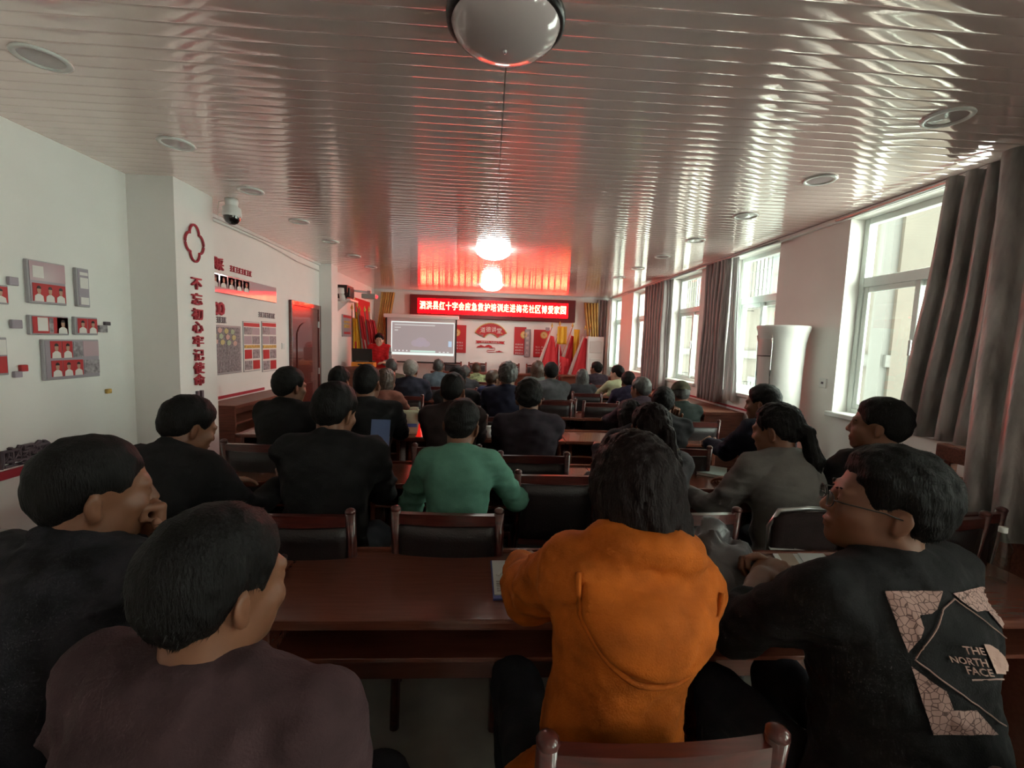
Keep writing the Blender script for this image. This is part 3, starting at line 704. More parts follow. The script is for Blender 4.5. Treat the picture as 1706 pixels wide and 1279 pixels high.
LG = 'yellow and red flags in the left corner'
for q, (tu, tv, bu, bv, m1, m2, lab) in enumerate(((425, 740, 425, 1150, FLAGY, FLAGR, 'yellow furled flag leftmost in the left-hand bundle'), (455, 670, 470, 1150, FLAGY, FLAGY, 'yellow furled flag second in the left-hand bundle'),
        (480, 710, 535, 1150, FLAGR, FLAGW, 'red and white furled flag in the middle of the left-hand bundle'), (505, 760, 545, 1100, FLAGY, FLAGR, 'short yellow furled flag in the left-hand bundle'),
        (560, 760, 605, 1150, FLAGR, FLAGW, 'red furled flag with white hem near the yellow curtain'), (605, 760, 640, 1100, FLAGR, FLAGY, 'dark red furled flag rightmost in the left-hand bundle'))):
    y_ = 9.05 + .06 * (q % 2)
    T, B_ = z3(tu, tv, y_), z3(bu, bv, y_)
    d_ = (B_ - T); base = T + d_ * (T.z / (T.z - B_.z)) * .96; base.z = .02
    flag(base, T, [(m1, .38, .93, .10, .24, 1, 'cloth'), (m2, .30, .72, .12, .22, .8, 'lining')], lab, LG)

# ------------------------------------------------------------------ air conditioners
def tower_ac(loc, rz, label, rr=.215, hh=1.86):
    r = empty('tower_air_conditioner', loc, rz, label, 'air conditioner')
    prof = [(0, 0), (rr * .98, 0), (rr, .04), (rr * .97, .1), (rr * .93, .9), (rr * .94, 1.45), (rr * .98, hh - .16), (rr * 1.06, hh - .07), (rr * 1.14, hh - .015), (rr * 1.12, hh), (0, hh)]
    MB().lathe((0, 0, 0), prof, 40).build('body', mat('ac_white', (.82, .80, .78), .22, coat=.4), r, True)
    # front grille recess facing the seats and chrome strips either side
    m = MB()
    for k in range(26):
        z = hh - .42 - k * .022 if k < 1 else hh - .42
    m = MB()
    for s in (-1, 1):
        a = -PI / 2 + s * .62
        m.tube([((rr + .006) * math.cos(a) * f, (rr + .006) * math.sin(a) * f, z) for z, f in ((.15, .97), (.9, .935), (1.45, .945), (hh - .16, .985), (hh - .09, 1.04))], .006, 6)
    m.build('chrome_strip', mat('chrome', (.75, .72, .70), .15, metal=1), r, True)
    f = MB().grid(lambda u, v: ((rr * .99 + .004) * math.cos(-PI / 2 + (u - .5) * 1.2) * (1 + .0 * v), (rr * .99 + .004) * math.sin(-PI / 2 + (u - .5) * 1.2), hh - .12 - .16 * v), 10, 2).build('outlet_panel', mat('ac_grey', (.64, .60, .58), .25), r, True)
    MB().tube([((rr * .985 + .006) * math.cos(-PI / 2 + q * 1.2), (rr * .985 + .006) * math.sin(-PI / 2 + q * 1.2), hh - .285) for q in np.linspace(-.5, .5, 9)], .004, 5).build('panel_gap', BLACKP, r)
    MB().lathe((0, 0, 0), [(rr * 1.0, .0), (rr * 1.05, .0), (rr * 1.05, .03), (rr * 1.0, .035)], 32).build('foot', mat('ac_grey', (.64, .60, .58), .25), r, True)
    return r
tower_ac((2.79, 4.10, 0), -1.62, 'tall white cylindrical air conditioner by the right wall between two windows', .20)
p = on_y(990, 575, 10.55)
MBx = empty('standing_air_conditioner', (p.x, 10.55, .16), 0, 'white upright box air conditioner in the far right corner', 'air conditioner')
MB().b2((-.19, -.16, 0), (.19, .14, 1.66), .02, 2).build('body', WHITE, MBx)
MB().b2((-.15, -.172, 1.28), (.15, -.16, 1.55), .004).build('vent_panel', mat('ac_grey', (.64, .60, .58), .25), MBx)
MB().b2((-.13, -.172, .2), (.13, -.16, 1.15), .004).build('front_panel', UPVC, MBx)
p = on_x(1372, 638, XR)
r = empty('wall_socket', (XR, p.y, p.z), label='white wall socket beside the tall air conditioner', cat='socket')
MB().b2((-.012, -.043, -.043), (-.001, .043, .043), .003).build('plate', WHITE, r); MB().b2((-.016, -.012, -.008), (-.012, .012, .012)).build('opening', GREYL, r)

# ------------------------------------------------------------------ lectern and stage furniture
le = empty('lectern', (on_y(603, 602, 8.45).x, 8.45, 0), label='brown wooden lectern at the front left of the room', cat='lectern')
MB().b2((-.30, -.22, .0), (.30, .20, .08), .01).build('plinth', DESKW, le)
MB().prism([(-.26, -.20, .08), (.26, -.20, .08), (.30, -.26, 1.02), (-.30, -.26, 1.02)], (0, .4, 0)).build('body', DESKW, le)
MB().prism([(-.36 * math.cos(t), -.30 + .0, 1.02 + .075 * math.sin(t)) for t in np.linspace(0, PI, 14)], (0, .52, 0)).build('top', TABLEW, le)
MB().b2((-.2, -.275, .3), (.2, -.262, .85), .004).build('front_panel', DESKW, le)
LTZ = 1.095
lp = on_y(605, 588, 8.42)
lap = empty('laptop', (lp.x, 8.45, LTZ), label='open black laptop on the lectern seen from behind', cat='laptop')
MB().box((0, -.10, .20), (.37, .012, .24), Matrix.Rotation(.15, 3, 'X'), .006).build('screen_lid', BLACKP, lap)
MB().b2((-.18, -.08, .07), (.18, .16, .09), .004).build('keyboard_base', BLACKP, lap)
MB().cyl((-.12, -.085, .085), (.12, -.085, .085), .008).build('hinge', METAL, lap)
ob = on_y(605, 598, 8.3)
r = empty('orange_case', (ob.x, 8.37, LTZ), label='orange case under the laptop on the lectern', cat='case')
MB().b2((-.2, -.13, -.02), (.2, .10, .068), .008).build('body', mat('orange_plastic', (.75, .26, .03), .45), r)
MB().b2((-.08, -.136, .02), (.0, -.129, .045), .002).build('latch', BLACKP, r)
# ------------------------------------------------------------------ tables and chairs
TZ = .76
def make_table(L, D=.47):
    r = empty('conference_table')
    MB().b2((-L / 2, -D / 2, TZ - .032), (L / 2, D / 2, TZ), .009, 2).build('tabletop', TABLEW, r)
    MB().b2((-L / 2 + .02, D / 2 - .10, .27), (L / 2 - .02, D / 2 - .075, TZ - .033), .003).build('modesty_panel', TABLEW, r)
    MB().b2((-L / 2 + .04, -D / 2 + .03, TZ - .16), (L / 2 - .04, D / 2 - .1, TZ - .145), .002).build('shelf', TABLEW, r)
    MB().b2((-L / 2 + .0, D / 2 - .022, TZ - .001), (L / 2, D / 2, TZ + .012), .005, 2).build('edge_lip', TABLEW, r)
    for s in (-1, 1):
        MB().b2((s * (L / 2 - .05) - .016, -D / 2 + .03, .03), (s * (L / 2 - .05) + .016, D / 2 - .03, TZ - .033), .004).build('side_panel', TABLEW, r)
        MB().b2((s * (L / 2 - .05) - .025, -D / 2 + .01, 0), (s * (L / 2 - .05) + .025, D / 2 - .01, .03), .005).build('foot', BLACKP, r)
    return r
TL = 1.43
t0 = make_table(TL)
ROWS = [1.535, 2.84, 4.10, 5.36, 6.52, 7.62, 8.70]
ORD = ['nearest', 'second', 'third', 'fourth', 'fifth', 'sixth', 'seventh']
first = True
for q, yy in enumerate(ROWS):
    for k, nm in enumerate(('left', 'middle', 'right')):
        o = t0 if first else copy_tree(t0); first = False
        o.location = (-1.435 + k * (TL + .002), yy, 0)
        tag(o, 'red-brown wooden conference table, %s of the %s table row from the viewer' % (nm, ORD[q]), 'table', 'rows of conference tables')
def make_chair():
    r = empty('conference_chair')
    for s in (-1, 1):
        MB().tube([(s * .205, -.255, 0), (s * .205, -.215, .45), (s * .205, -.235, .72), (s * .205, -.262, .945)], [.019, .021, .021, .02], 8).ball((s * .205, -.262, .948), .0215, 10, (1, 1, .7)).build('rear_leg', CHAIRW, r, True)
        MB().tube([(s * .20, .2, 0), (s * .20, .195, .42)], [.017, .022], 8).build('front_leg', CHAIRW, r, True)
        MB().b2((s * .2 - .011, -.2, .16), (s * .2 + .011, .185, .185), .003).build('stretcher', CHAIRW, r)
    def rail(z, hh, t):
        m = MB(); n = 10; P = []
        for i in range(n + 1):
            u = -1 + 2 * i / n; x = u * .19; y = -.262 + (z - .945) * -.10 - .018 * (1 - u * u)
            top = .006 * (1 - u * u)
            P.append([m.bm.verts.new(p) for p in ((x, y - t, z - hh), (x, y - t, z + hh + top), (x, y + t, z + hh + top), (x, y + t, z - hh))])
        for i in range(n):
            for k in range(4): m.bm.faces.new((P[i][k], P[i][(k + 1) % 4], P[i + 1][(k + 1) % 4], P[i + 1][k]))
        m.bm.faces.new(P[0]); m.bm.faces.new(P[-1][::-1]); return m
    rail(.912, .020, .014).build('top_rail', CHAIRW, r)
    rail(.56, .016, .010).build('lower_rail', CHAIRW, r)
    def back(u, v):
        x = (u - .5) * .375; z = .585 + .30 * v; k = 1 - (2 * u - 1) ** 2
        return (x, -.236 - (z - .6) * .075 - .018 * k - .0 * v, z)
    o = MB().grid(back, 10, 5).build('backrest', LEATHER, r, True); thick(o, .028)
    MB().b2((-.215, -.21, .40), (.215, .225, .425), .006).build('seat_frame', CHAIRW, r)
    MB().b2((-.21, -.20, .425), (.21, .22, .475), .022, 3).build('seat', LEATHER, r, True)
    return r
ch0 = make_chair(); CH = [True]
def chair(x, y, rz, label, group='red-brown wooden chairs with black leather backs'):
    o = ch0 if CH[0] else copy_tree(ch0); CH[0] = False
    o.location = (x, y, 0); o.rotation_euler = (0, 0, rz)
    return tag(o, label, 'chair', group)
# side desks along the walls
def side_desk(x0, x1, y0, y1, z, label, inner):
    r = empty('side_desk', ((x0 + x1) / 2, (y0 + y1) / 2, 0), label=label, cat='desk', group='brown side desks along the walls')
    W, D = (x1 - x0) / 2, (y1 - y0) / 2
    MB().b2((-W, -D, z - .035), (W, D, z), .006, 2).build('desktop', DESKW, r)
    for s in (-1, 1): MB().b2((-W + .01, s * (D - .02) - .014, 0), (W - .01, s * (D - .02) + .014, z - .036), .003).build('side_panel', DESKW, r)
    MB().b2((-W + .02, -D + .04, z - .20), (W - .02, D - .04, z - .18), .002).build('shelf', DESKW, r)
    MB().b2((inner * -1 * (W - .03) - .01, -D + .04, .2), (inner * -1 * (W - .03) + .01, D - .04, z - .036), .002).build('back_panel', DESKW, r)
    return r
side_desk(XL + .005, -2.46, 4.45, 6.0, .91, 'brown wooden side desk with open shelf along the left wall beyond the pillar', 1)
side_desk(2.55, XR - .02, 5.0, 6.9, .89, 'brown wooden side desk along the right wall below the second window', -1)
side_desk(2.62, XR - .02, 6.95, 8.9, .87, 'brown wooden side desk along the right wall below the third window', -1)
dk = empty('wooden_bench', (2.55, 1.6, 0), label='brown wooden bench back with an open gap in front of the silver curtain', cat='bench')
MB().b2((-.025, -.75, 1.05), (.025, .72, 1.14), .01, 2).build('top_rail', DESKW, dk)
MB().b2((-.018, -.73, .50), (.018, .70, .98), .006).build('back_panel', DESKW, dk)
MB().b2((-.03, -.74, .40), (.40, .71, .45), .008).build('seat', DESKW, dk)
for yy in (-.70, .66):
    MB().b2((-.025, yy - .025, 0), (.025, yy + .025, 1.05), .006).build('leg', DESKW, dk); MB().b2((.34, yy - .025, 0), (.39, yy + .025, .40), .006).build('leg', DESKW, dk)
# head table on the stage
ht0 = None
for k in range(3):
    o = copy_tree(t0); o.location = (-.55 + k * (TL + .02), 10.15, .16); o.rotation_euler = (0, 0, PI)
    tag(o, 'red-brown head table on the stage, %s' % ('left, under the projection screen', 'middle, under the fan sign', 'right, in front of the red flags')[k], 'table', 'head tables on the stage')
for k, xx in enumerate((-.85, -.25, .55, 1.15, 1.85)):
    o = chair(xx, 10.52, PI, 'chair behind the head table on the stage, %s from the left' % ('first', 'second', 'third', 'fourth', 'fifth')[k], 'chairs on the stage')
    o.location.z = .16

# ------------------------------------------------------------------ distance-field modelling for people
def smin(a, b, k):
    h = np.clip(.5 + .5 * (b - a) / k, 0, 1); return b * (1 - h) + a * h - k * h * (1 - h)
class Field:
    def __init__(s, lo, hi, h):
        s.lo = np.array(lo, float); s.h = h
        n = np.ceil((np.array(hi) - s.lo) / h).astype(int) + 1
        s.ax = [(s.lo[i] + h * np.arange(n[i])).astype(np.float32) for i in range(3)]
        s.D = np.full(n, .5, np.float32)
    def _sl(s, lo, hi):
        return [slice(max(0, int((lo[i] - s.lo[i]) / s.h)), max(0, min(len(s.ax[i]), int((hi[i] - s.lo[i]) / s.h) + 2))) for i in range(3)]
    def _xyz(s, sl): return s.ax[0][sl[0]][:, None, None], s.ax[1][sl[1]][None, :, None], s.ax[2][sl[2]][None, None, :]
    def put(s, d, sl, k, op):
        t = s.D[tuple(sl)]
        if op > 0: s.D[tuple(sl)] = smin(t, d, k)
        else: s.D[tuple(sl)] = -smin(-t, d, k)
    def cone(s, a, b, ra, rb, k=.03, op=1):
        a, b = np.array(a, float), np.array(b, float); R = max(ra, rb) + k + 2.5 * s.h
        sl = s._sl(np.minimum(a, b) - R, np.maximum(a, b) + R); X, Y, Z = s._xyz(sl)
        if 0 in (X.size, Y.size, Z.size): return s
        e = b - a; L = max(1e-9, float(e @ e))
        px, py, pz = X - np.float32(a[0]), Y - np.float32(a[1]), Z - np.float32(a[2])
        h = np.clip((px * e[0] + py * e[1] + pz * e[2]) / L, 0, 1).astype(np.float32)
        d = np.sqrt((px - h * np.float32(e[0])) ** 2 + (py - h * np.float32(e[1])) ** 2 + (pz - h * np.float32(e[2])) ** 2) - (np.float32(ra) + h * np.float32(rb - ra))
        s.put(d, sl, k, op); return s
    def ell(s, c, r, M=None, k=.03, op=1):
        c = np.array(c, float); r = np.array(r, float); R = r.max() + k + 2.5 * s.h
        sl = s._sl(c - R, c + R); X, Y, Z = s._xyz(sl)
        if 0 in (X.size, Y.size, Z.size): return s
        px, py, pz = X - np.float32(c[0]), Y - np.float32(c[1]), Z - np.float32(c[2])
        if M is not None:
            M = np.array(M, np.float32)
            px, py, pz = M[0, 0] * px + M[1, 0] * py + M[2, 0] * pz, M[0, 1] * px + M[1, 1] * py + M[2, 1] * pz, M[0, 2] * px + M[1, 2] * py + M[2, 2] * pz
        r = r.astype(np.float32)
        k0 = np.sqrt((px / r[0]) ** 2 + (py / r[1]) ** 2 + (pz / r[2]) ** 2); k1 = np.sqrt((px / r[0] ** 2) ** 2 + (py / r[1] ** 2) ** 2 + (pz / r[2] ** 2) ** 2)
        d = k0 * (k0 - 1) / np.maximum(k1, 1e-5)
        s.put(d, sl, k, op); return s
    def noise(s, amp, wl, seed, n=7, sc=(1, 1, 1)):
        R = np.random.default_rng(seed); X, Y, Z = s.ax[0][:, None, None], s.ax[1][None, :, None], s.ax[2][None, None, :]
        t = np.zeros_like(s.D)
        for _ in range(n):
            v = R.normal(size=3); v /= np.linalg.norm(v); v = (v * np.array(sc) * 2 * PI / (wl * R.uniform(.6, 1.6))).astype(np.float32)
            t += np.sin(X * v[0] + Y * v[1] + Z * v[2] + np.float32(R.uniform(0, 6.28)))
        s.D += np.float32(amp / math.sqrt(n) * 1.4) * t; return s
    def mesh(s):
        D, lo, h = s.D, s.lo, s.h
        # pad so every surface closes
        D[0], D[-1] = .5, .5; D[:, 0], D[:, -1] = .5, .5; D[:, :, 0], D[:, :, -1] = .5, .5
        S = D < 0; nx, ny, nz = D.shape
        cnt = np.zeros((nx - 1, ny - 1, nz - 1), np.int8)
        for i in (0, 1):
            for j in (0, 1):
                for k in (0, 1): cnt += S[i:nx - 1 + i, j:ny - 1 + j, k:nz - 1 + k]
        act = (cnt > 0) & (cnt < 8); ac = np.argwhere(act)
        idx = np.full(act.shape, -1, np.int32); idx[act] = np.arange(len(ac), dtype=np.int32)
        acc = np.zeros((len(ac), 3)); wt = np.zeros(len(ac))
        corners = [(i, j, k) for i in (0, 1) for j in (0, 1) for k in (0, 1)]
        val = {c: D[ac[:, 0] + c[0], ac[:, 1] + c[1], ac[:, 2] + c[2]] for c in corners}
        for a in corners:
            for ax in range(3):
                if a[ax] == 0:
                    b = list(a); b[ax] = 1; b = tuple(b); da, db = val[a], val[b]; m = (da < 0) != (db < 0)
                    t = da[m] / (da[m] - db[m]); p = np.tile(np.array(a, float), (m.sum(), 1)); p[:, ax] = t
                    acc[m] += p; wt[m] += 1
        V = lo + h * (ac + acc / wt[:, None])
        Q = []
        for ax in range(3):
            o = [i for i in range(3) if i != ax]
            a_ = [slice(1, -1)] * 3; b_ = [slice(1, -1)] * 3
            a_[ax] = slice(0, -1); b_[ax] = slice(1, None)
            A, B = S[tuple(a_)], S[tuple(b_)]
            e = np.argwhere(A != B); sg_ = A[tuple(e.T)]
            e = e.copy(); e[:, o[0]] += 1; e[:, o[1]] += 1
            def cell(d0, d1):
                q = e.copy(); q[:, o[0]] -= d0; q[:, o[1]] -= d1; return idx[tuple(q.T)]
            f = np.stack([cell(1, 1), cell(0, 1), cell(0, 0), cell(1, 0)], 1)
            flip = sg_ if ax != 1 else ~sg_
            f[~flip] = f[~flip][:, ::-1]
            Q.append(f)
        return V, np.concatenate(Q)
def rx(a): c, s = math.cos(a), math.sin(a); return np.array([[1, 0, 0], [0, c, -s], [0, s, c]])
def ry(a): c, s = math.cos(a), math.sin(a); return np.array([[c, 0, s], [0, 1, 0], [-s, 0, c]])
def rz_(a): c, s = math.cos(a), math.sin(a); return np.array([[c, -s, 0], [s, c, 0], [0, 0, 1]])
def unit(v): v = np.array(v, float); return v / max(1e-9, np.linalg.norm(v))

def hand_field(wrist, fdir, palm, side, h, pose, elbow=None, scale=1.0):
    """a hand with palm, four fingers and a thumb; fdir: finger direction, palm: palm normal, side +1 right / -1 left"""
    wrist = np.array(wrist, float); y = unit(fdir); z = unit(-np.array(palm) + y * np.dot(palm, y)); x = np.cross(y, z)  # z = back of the hand
    th = -side if True else side
    P = lambda a, b, c: wrist + scale * (x * a + y * b + z * c)
    R = .21 * scale
    lo, hi = wrist - R, wrist + R
    if elbow is not None: lo, hi = np.minimum(lo, elbow - .05), np.maximum(hi, elbow + .05)
    F = Field(lo, hi, h)
    if elbow is not None: F.cone(elbow, wrist, .040, .026 * scale, .01)
    F.cone(P(0, -.04, 0), P(0, .01, 0), .027 * scale, .026 * scale, .015)
    M = np.stack([x, y, z], 1)
    F.ell(P(0, .05, 0), np.array([.042, .055, .017]) * scale, M, .015)
    for i in range(4): F.cone(P(-.027 + .018 * i, .015, 0), P(-.031 + .0205 * i, .088, .003), .011 * scale, .0105 * scale, .010)
    curl = dict(rest=(.25, .35, .3), flat=(.08, .12, .1), grip=(.9, 1.2, .8), fist=(1.3, 1.5, 1.0), clasp=(.75, 1.1, .7))[pose]
    lens = (.034, .038, .042, .040) if th < 0 else (.040, .042, .038, .034)
    lens = [.036, .043, .040, .032] if th < 0 else [.032, .040, .043, .036]
    for i in range(4):
        p = P(-.031 + .0205 * i, .088, .003); a = 0.0; sp = (-.031 + .0205 * i) * 2.2
        L = lens[i] * scale; r0 = .0098 * scale
        for s, f in enumerate((1.0, .68, .55)):
            a += curl[s] * (1 + .06 * (i - 1.5) * th)
            d = unit(y * math.cos(a) - z * math.sin(a) + x * sp * math.cos(a) * .4)
            q = p + d * L * f; F.cone(p, q, r0, r0 * .88, .005); p, r0 = q, r0 * .88
    tp = P(th * .034, .018, -.004); a = .55 if pose in ('flat', 'rest') else .75
    d1 = unit(y * .62 + x * th * .75 - z * .25); d2 = unit(y * .85 + x * th * (.40 if pose in ('flat', 'rest') else .05) - z * .35)
    F.cone(P(th * .012, .012, 0), tp, .017 * scale, .015 * scale, .01)
    q = tp + d1 * .036 * scale; F.cone(tp, q, .0135 * scale, .0115 * scale, .008); q2 = q + d2 * .028 * scale; F.cone(q, q2, .0112 * scale, .0092 * scale, .004)
    return F.mesh()
def merge(parts):
    V, Q, n = [], [], 0
    for v, q in parts: V.append(v); Q.append(q + n); n += len(v)
    return np.concatenate(V), np.concatenate(Q)
HAIRM = {'black': mat('hair_black', (.006, .005, .005), .60, spec=.15, var=.4, vscale=60, stretch=(6, 6, 1), bump=.5, bscale=40), 'brown': mat('hair_brown', (.010, .005, .005), .60, spec=.15, var=.4, vscale=60, stretch=(6, 6, 1), bump=.5, bscale=40),
         'grey': mat('hair_grey', (.22, .20, .18), .5, var=.5, vscale=60, stretch=(6, 6, 1), bump=.5, bscale=40), 'darkgrey': mat('hair_dark_grey', (.05, .047, .045), .5, var=.5, vscale=60), 'midbrown': mat('hair_mid_brown', (.055, .026, .014), .5, var=.5, vscale=60), 'tan': mat('hair_tan', (.16, .08, .035), .5, var=.4, vscale=60, stretch=(6, 6, 1), bump=.5, bscale=40)}
PEOPLE = {}
def person(key, head, label, top, yaw=0, lean=14, side=0, twist=0, hd=(0, -8, 0), hair=('short', 'black'), skin=SKIN, h=.012, fat=1.0, style='jacket',
           L=None, Rr=None, poseL='rest', poseR='rest', wr=.15, stand=False, legs=True, bare=None, name='person', group='people seated at the tables', blades=0, glasses=False, shw=1.0, hands=True, tabley=None, cuffs=None, seed=None, slouch=1.0, chairlab=None, topname='jacket', hscale=1.0, chair_dy=0.0, poles=None):
    """head: (u, v of the top of the head, depth y).  Everything is laid out in the person's own frame, facing +Y, then turned by yaw."""
    seed = seed if seed is not None else sum(ord(c) * 7 for c in key)
    u, v, y = head; T = np.array(on_y(u, v, y)); ya = math.radians(yaw)
    a, sd, tw = math.radians(lean), math.radians(side), math.radians(twist)
    Rf = lambda f: rz_(tw * f) @ ry(sd * f) @ rx(-a * f)
    zs = .40 if stand else 0.0
    P0 = np.array([0, 0, .53 + zs]); R1, R2, R3 = Rf(.6), Rf(.95), Rf(1.12 * slouch)
    P1 = P0 + R1 @ [0, 0, .17]; P2 = P1 + R2 @ [0, 0, .20]; P3 = P2 + R3 @ [0, -.005, .165]
    hy, hp, hr = [math.radians(t) for t in hd]
    Rn = Rf(.55); Hc = P3 + Rn @ rx(hp * .5) @ np.array([0, .014, .126]); RH = rz_(tw * .3) @ rz_(hy) @ ry(hr) @ rx(hp)
    top_l = Hc + RH @ np.array([0, -.01, .130])
    s = T[2] / top_l[2]
    loc = T[:2] - s * (rz_(ya) @ top_l)[:2]
    par = Vector((loc[0], loc[1], 0))
    W = lambda p: rz_(ya) @ (np.array(p) * s) + np.array([loc[0], loc[1], 0])     # local -> world
    WI = lambda p: (rz_(ya).T @ (np.array(p) - np.array([loc[0], loc[1], 0]))) / s
    # ---- arms
    if tabley is None: tabley = min([t - .235 for t in ROWS if t - .235 > loc[1] + .12] or [loc[1] + .55])
    if not isinstance(tabley, (int, float)): tabley = loc[1] + .6
    arms = {}
    for sg, tgt, nm in ((-1, L, 'L'), (1, Rr, 'R')):
        sh = P2 + R3 @ np.array([sg * .158 * shw, .0, .122])
        if tgt is None:
            wl = WI([loc[0], min(tabley + .10, loc[1] + .62 * s), 0]); tgt = (sg * .15, max(.32, np.hypot(wl[0], wl[1]) if True else .4), (TZ + .035) / s)
            if stand: tgt = (sg * .22, .28, 1.0)
        if len(tgt) == 4: wr_ = WI(tgt[:3])     # world target
        else: wr_ = np.array(tgt, float)
        ua, fa = .285, .255; d = wr_ - sh; Ln = np.linalg.norm(d); mx = (ua + fa) * .985
        if Ln > mx: d = d / Ln * mx; Ln = mx; wr_ = sh + d
        ca = (ua ** 2 + Ln ** 2 - fa ** 2) / (2 * ua * Ln); ca = max(-1, min(1, ca)); dn = d / Ln
        pole = unit(np.array([sg * .22, -.30, -.95])); pole = unit(np.array(poles[nm], float)) if poles and nm in poles else pole; pole = unit(pole - dn * (pole @ dn))
        el = sh + dn * ua * ca + pole * ua * math.sqrt(max(0, 1 - ca * ca))
        arms[nm] = (sh, el, wr_, sg)
    # ---- legs
    lg = []
    for sg in (-1, 1):
        hp_ = P0 + np.array([sg * .095, 0, -.02])
        if stand: kn, an = np.array([sg * .1, .03, .50 + zs * .12]), np.array([sg * .1, .0, .09])
        else: kn, an = np.array([sg * .12, .42, .50]), np.array([sg * .12, .40 + sg * .03, .085])
        lg.append((hp_, kn, an, sg))
    zero = np.array([0, 0, 0.]); F_ = lambda lo, hi, hh: Field(np.array(lo) , np.array(hi), hh)
    lo_all = np.array([-.55, -.38, .0]); hi_all = np.array([.55, .85, 1.65 + zs])
    def torso(F, t, k=.05, low=True):
        fx = fat
        if low: F.ell(P0 + [0, -.01, .0], np.array([.158 * fx + t, .125 * fx + t, .13 + t]), None, k)
        F.ell(P1 + R1 @ [0, .005 * fx, 0.0], np.array([.142 * fx + t, .116 * fx + t, .16 + t]), R1, k)
        F.ell(P2 + R2 @ [0, .0, 0.0], np.array([.150 * (fx + shw) / 2 + t, .112 * fx + t, .18 + t]), R2, k)
        F.ell(P2 + R3 @ [0, -.02, .06], np.array([.150 * shw + t, .095 + t, .10 + t]), R3, k)
        for nm in 'LR':
            sh = arms[nm][0]; sg = arms[nm][3]
            F.cone(P3 + R3 @ [sg * .03, -.01, -.022], sh + R3 @ [-sg * .02, 0, .0], .050 + t, .050 + t, k)
    def bounds(pts, m):
        pts = np.array(pts); return pts.min(0) - m, pts.max(0) + m
    apts = [q for nm in 'LR' for q in arms[nm][:3]]
    # ---- body: bust, arms and legs under the clothes, head in fine detail, hands
    parts = []
    lo, hi = bounds(apts + [P0, P1, P2, P3] + ([q for l in lg for q in l[:3]] if legs else []), .2)
    F = F_(lo, hi, .02); torso(F, -.012)
    F.cone(P3 - R3 @ [0, 0, .02], P3 + .4 * (Hc - P3), .06, .05, .03)
    for nm in 'LR':
        sh, el, wv, sg = arms[nm]; F.cone(sh, el, .044, .036, .03); F.cone(el, wv, .034, .024, .02)
    if legs:
        for hp_, kn, an, sg in lg: F.cone(hp_, kn, .07, .052, .03); F.cone(kn, an, .048, .034, .02); F.cone(an + [0, -.03, -.04], an + [0, .12, -.055], .035, .03, .02)
    parts.append(F.mesh())
    hh = max(.0042, h * .6)
    hF = Field(np.array([-.13, -.15, -.27]), np.array([.13, .17, .17]), hh)
    B = hF
    B.ell((0, -.014, .036), (.0765, .098, .090), None, .02); B.ell((0, .038, -.025), (.062, .058, .082), None, .02)
    B.ell((0, .03, -.062), (.056, .060, .050), None, .025); B.ell((0, .072, -.094), (.024, .022, .018), None, .025)
    B.cone((-.036, .080, .024), (.036, .080, .024), .013, .013, .015)
    for sg in (-1, 1):
        B.ell((sg * .042, .062, -.022), (.024, .024, .020), None, .02)
        B.ell((sg * .031, .103, .004), (.019, .016, .012), None, .012, -1)
        B.ell((sg * .031, .0815, .003), (.0135, .0135, .0135), None, .006)
        e = rz_(sg * .35) @ rx(.15)
        B.ell((sg * .080, -.016, -.008), (.008, .017, .029), e, .006); B.ell((sg * .090, -.010, -.004), (.007, .010, .016), e, .005, -1)
        B.ell((sg * .077, -.008, -.031), (.006, .008, .009), e, .006)
    B.cone((0, .090, .012), (0, .108, -.025), .0085, .0118, .010); B.ell((-.012, .098, -.029), (.0090, .010, .008), None, .006); B.ell((.012, .098, -.029), (.0090, .010, .008), None, .006)
    B.ell((0, .096, -.058), (.024, .010, .0065), None, .006); B.ell((0, .094, -.069), (.020, .010, .007), None, .006); B.ell((0, .106, -.0635), (.022, .008, .0022), None, .004, -1)
    nk0 = RH.T @ (P3 - R3 @ np.array([0, 0, .05]) - Hc)
    B.cone((0, -.022, -.03), nk0 + RH.T @ [0, 0, 0.02], .056 * (.9 + .1 * fat), .060 * (.85 + .15 * fat), .03)
    hV, hQ = hF.mesh(); parts.append(((hV * hscale) @ RH.T + Hc, hQ))
    if hands:
        for nm, ps in (('L', poseL), ('R', poseR)):
            sh, el, wv, sg = arms[nm]; fd = unit(wv - el)
            pn = np.array([0, 0, -1.0]) if ps in ('rest', 'flat') else (np.array([-sg * .85, .2, -.45]) if ps in ('grip', 'clasp') else np.array([-sg * .3, -.9, 0]))
            if ps in ('rest', 'flat'): fd = unit(fd * [1, 1, .35] + [-sg * .3, 0, 0])
            if ps == 'clasp': fd = unit(fd + np.array([-sg * .7, .1, .25]))
            parts.append(hand_field(wv, fd, pn, sg, max(.0042, h * .42), ps, el if (bare and nm in bare) else el + (wv - el) * .55))
    V, Q = merge(parts)
    body = obj_from(name, V * s, Q, skin); body.location = par; body.rotation_euler = (0, 0, ya)
    tag(body, label, 'person', group)
    # ---- clothing
    t = {'jacket': .019, 'coat': .024, 'tee': .009, 'sweater': .015, 'hood': .022, 'vest': .02}[style]
    lo, hi = bounds(apts + [P0, P1, P2, P3], .24); F = F_(lo, hi, h)
    torso(F, t, .05)
    F.cone(P0 + [-.06 * fat, -.0, -.02], P0 + [.06 * fat, -.0, -.02], .12 * fat + t * .8, .12 * fat + t * .8, .04)
    if style == 'coat': F.cone(P0 + [-.10, .0, -.04], P0 + [.10, .0, -.04], .155, .155, .05); F.cone(P0 + [-.12, .06, -.10], P0 + [.12, .06, -.10], .13, .13, .05)
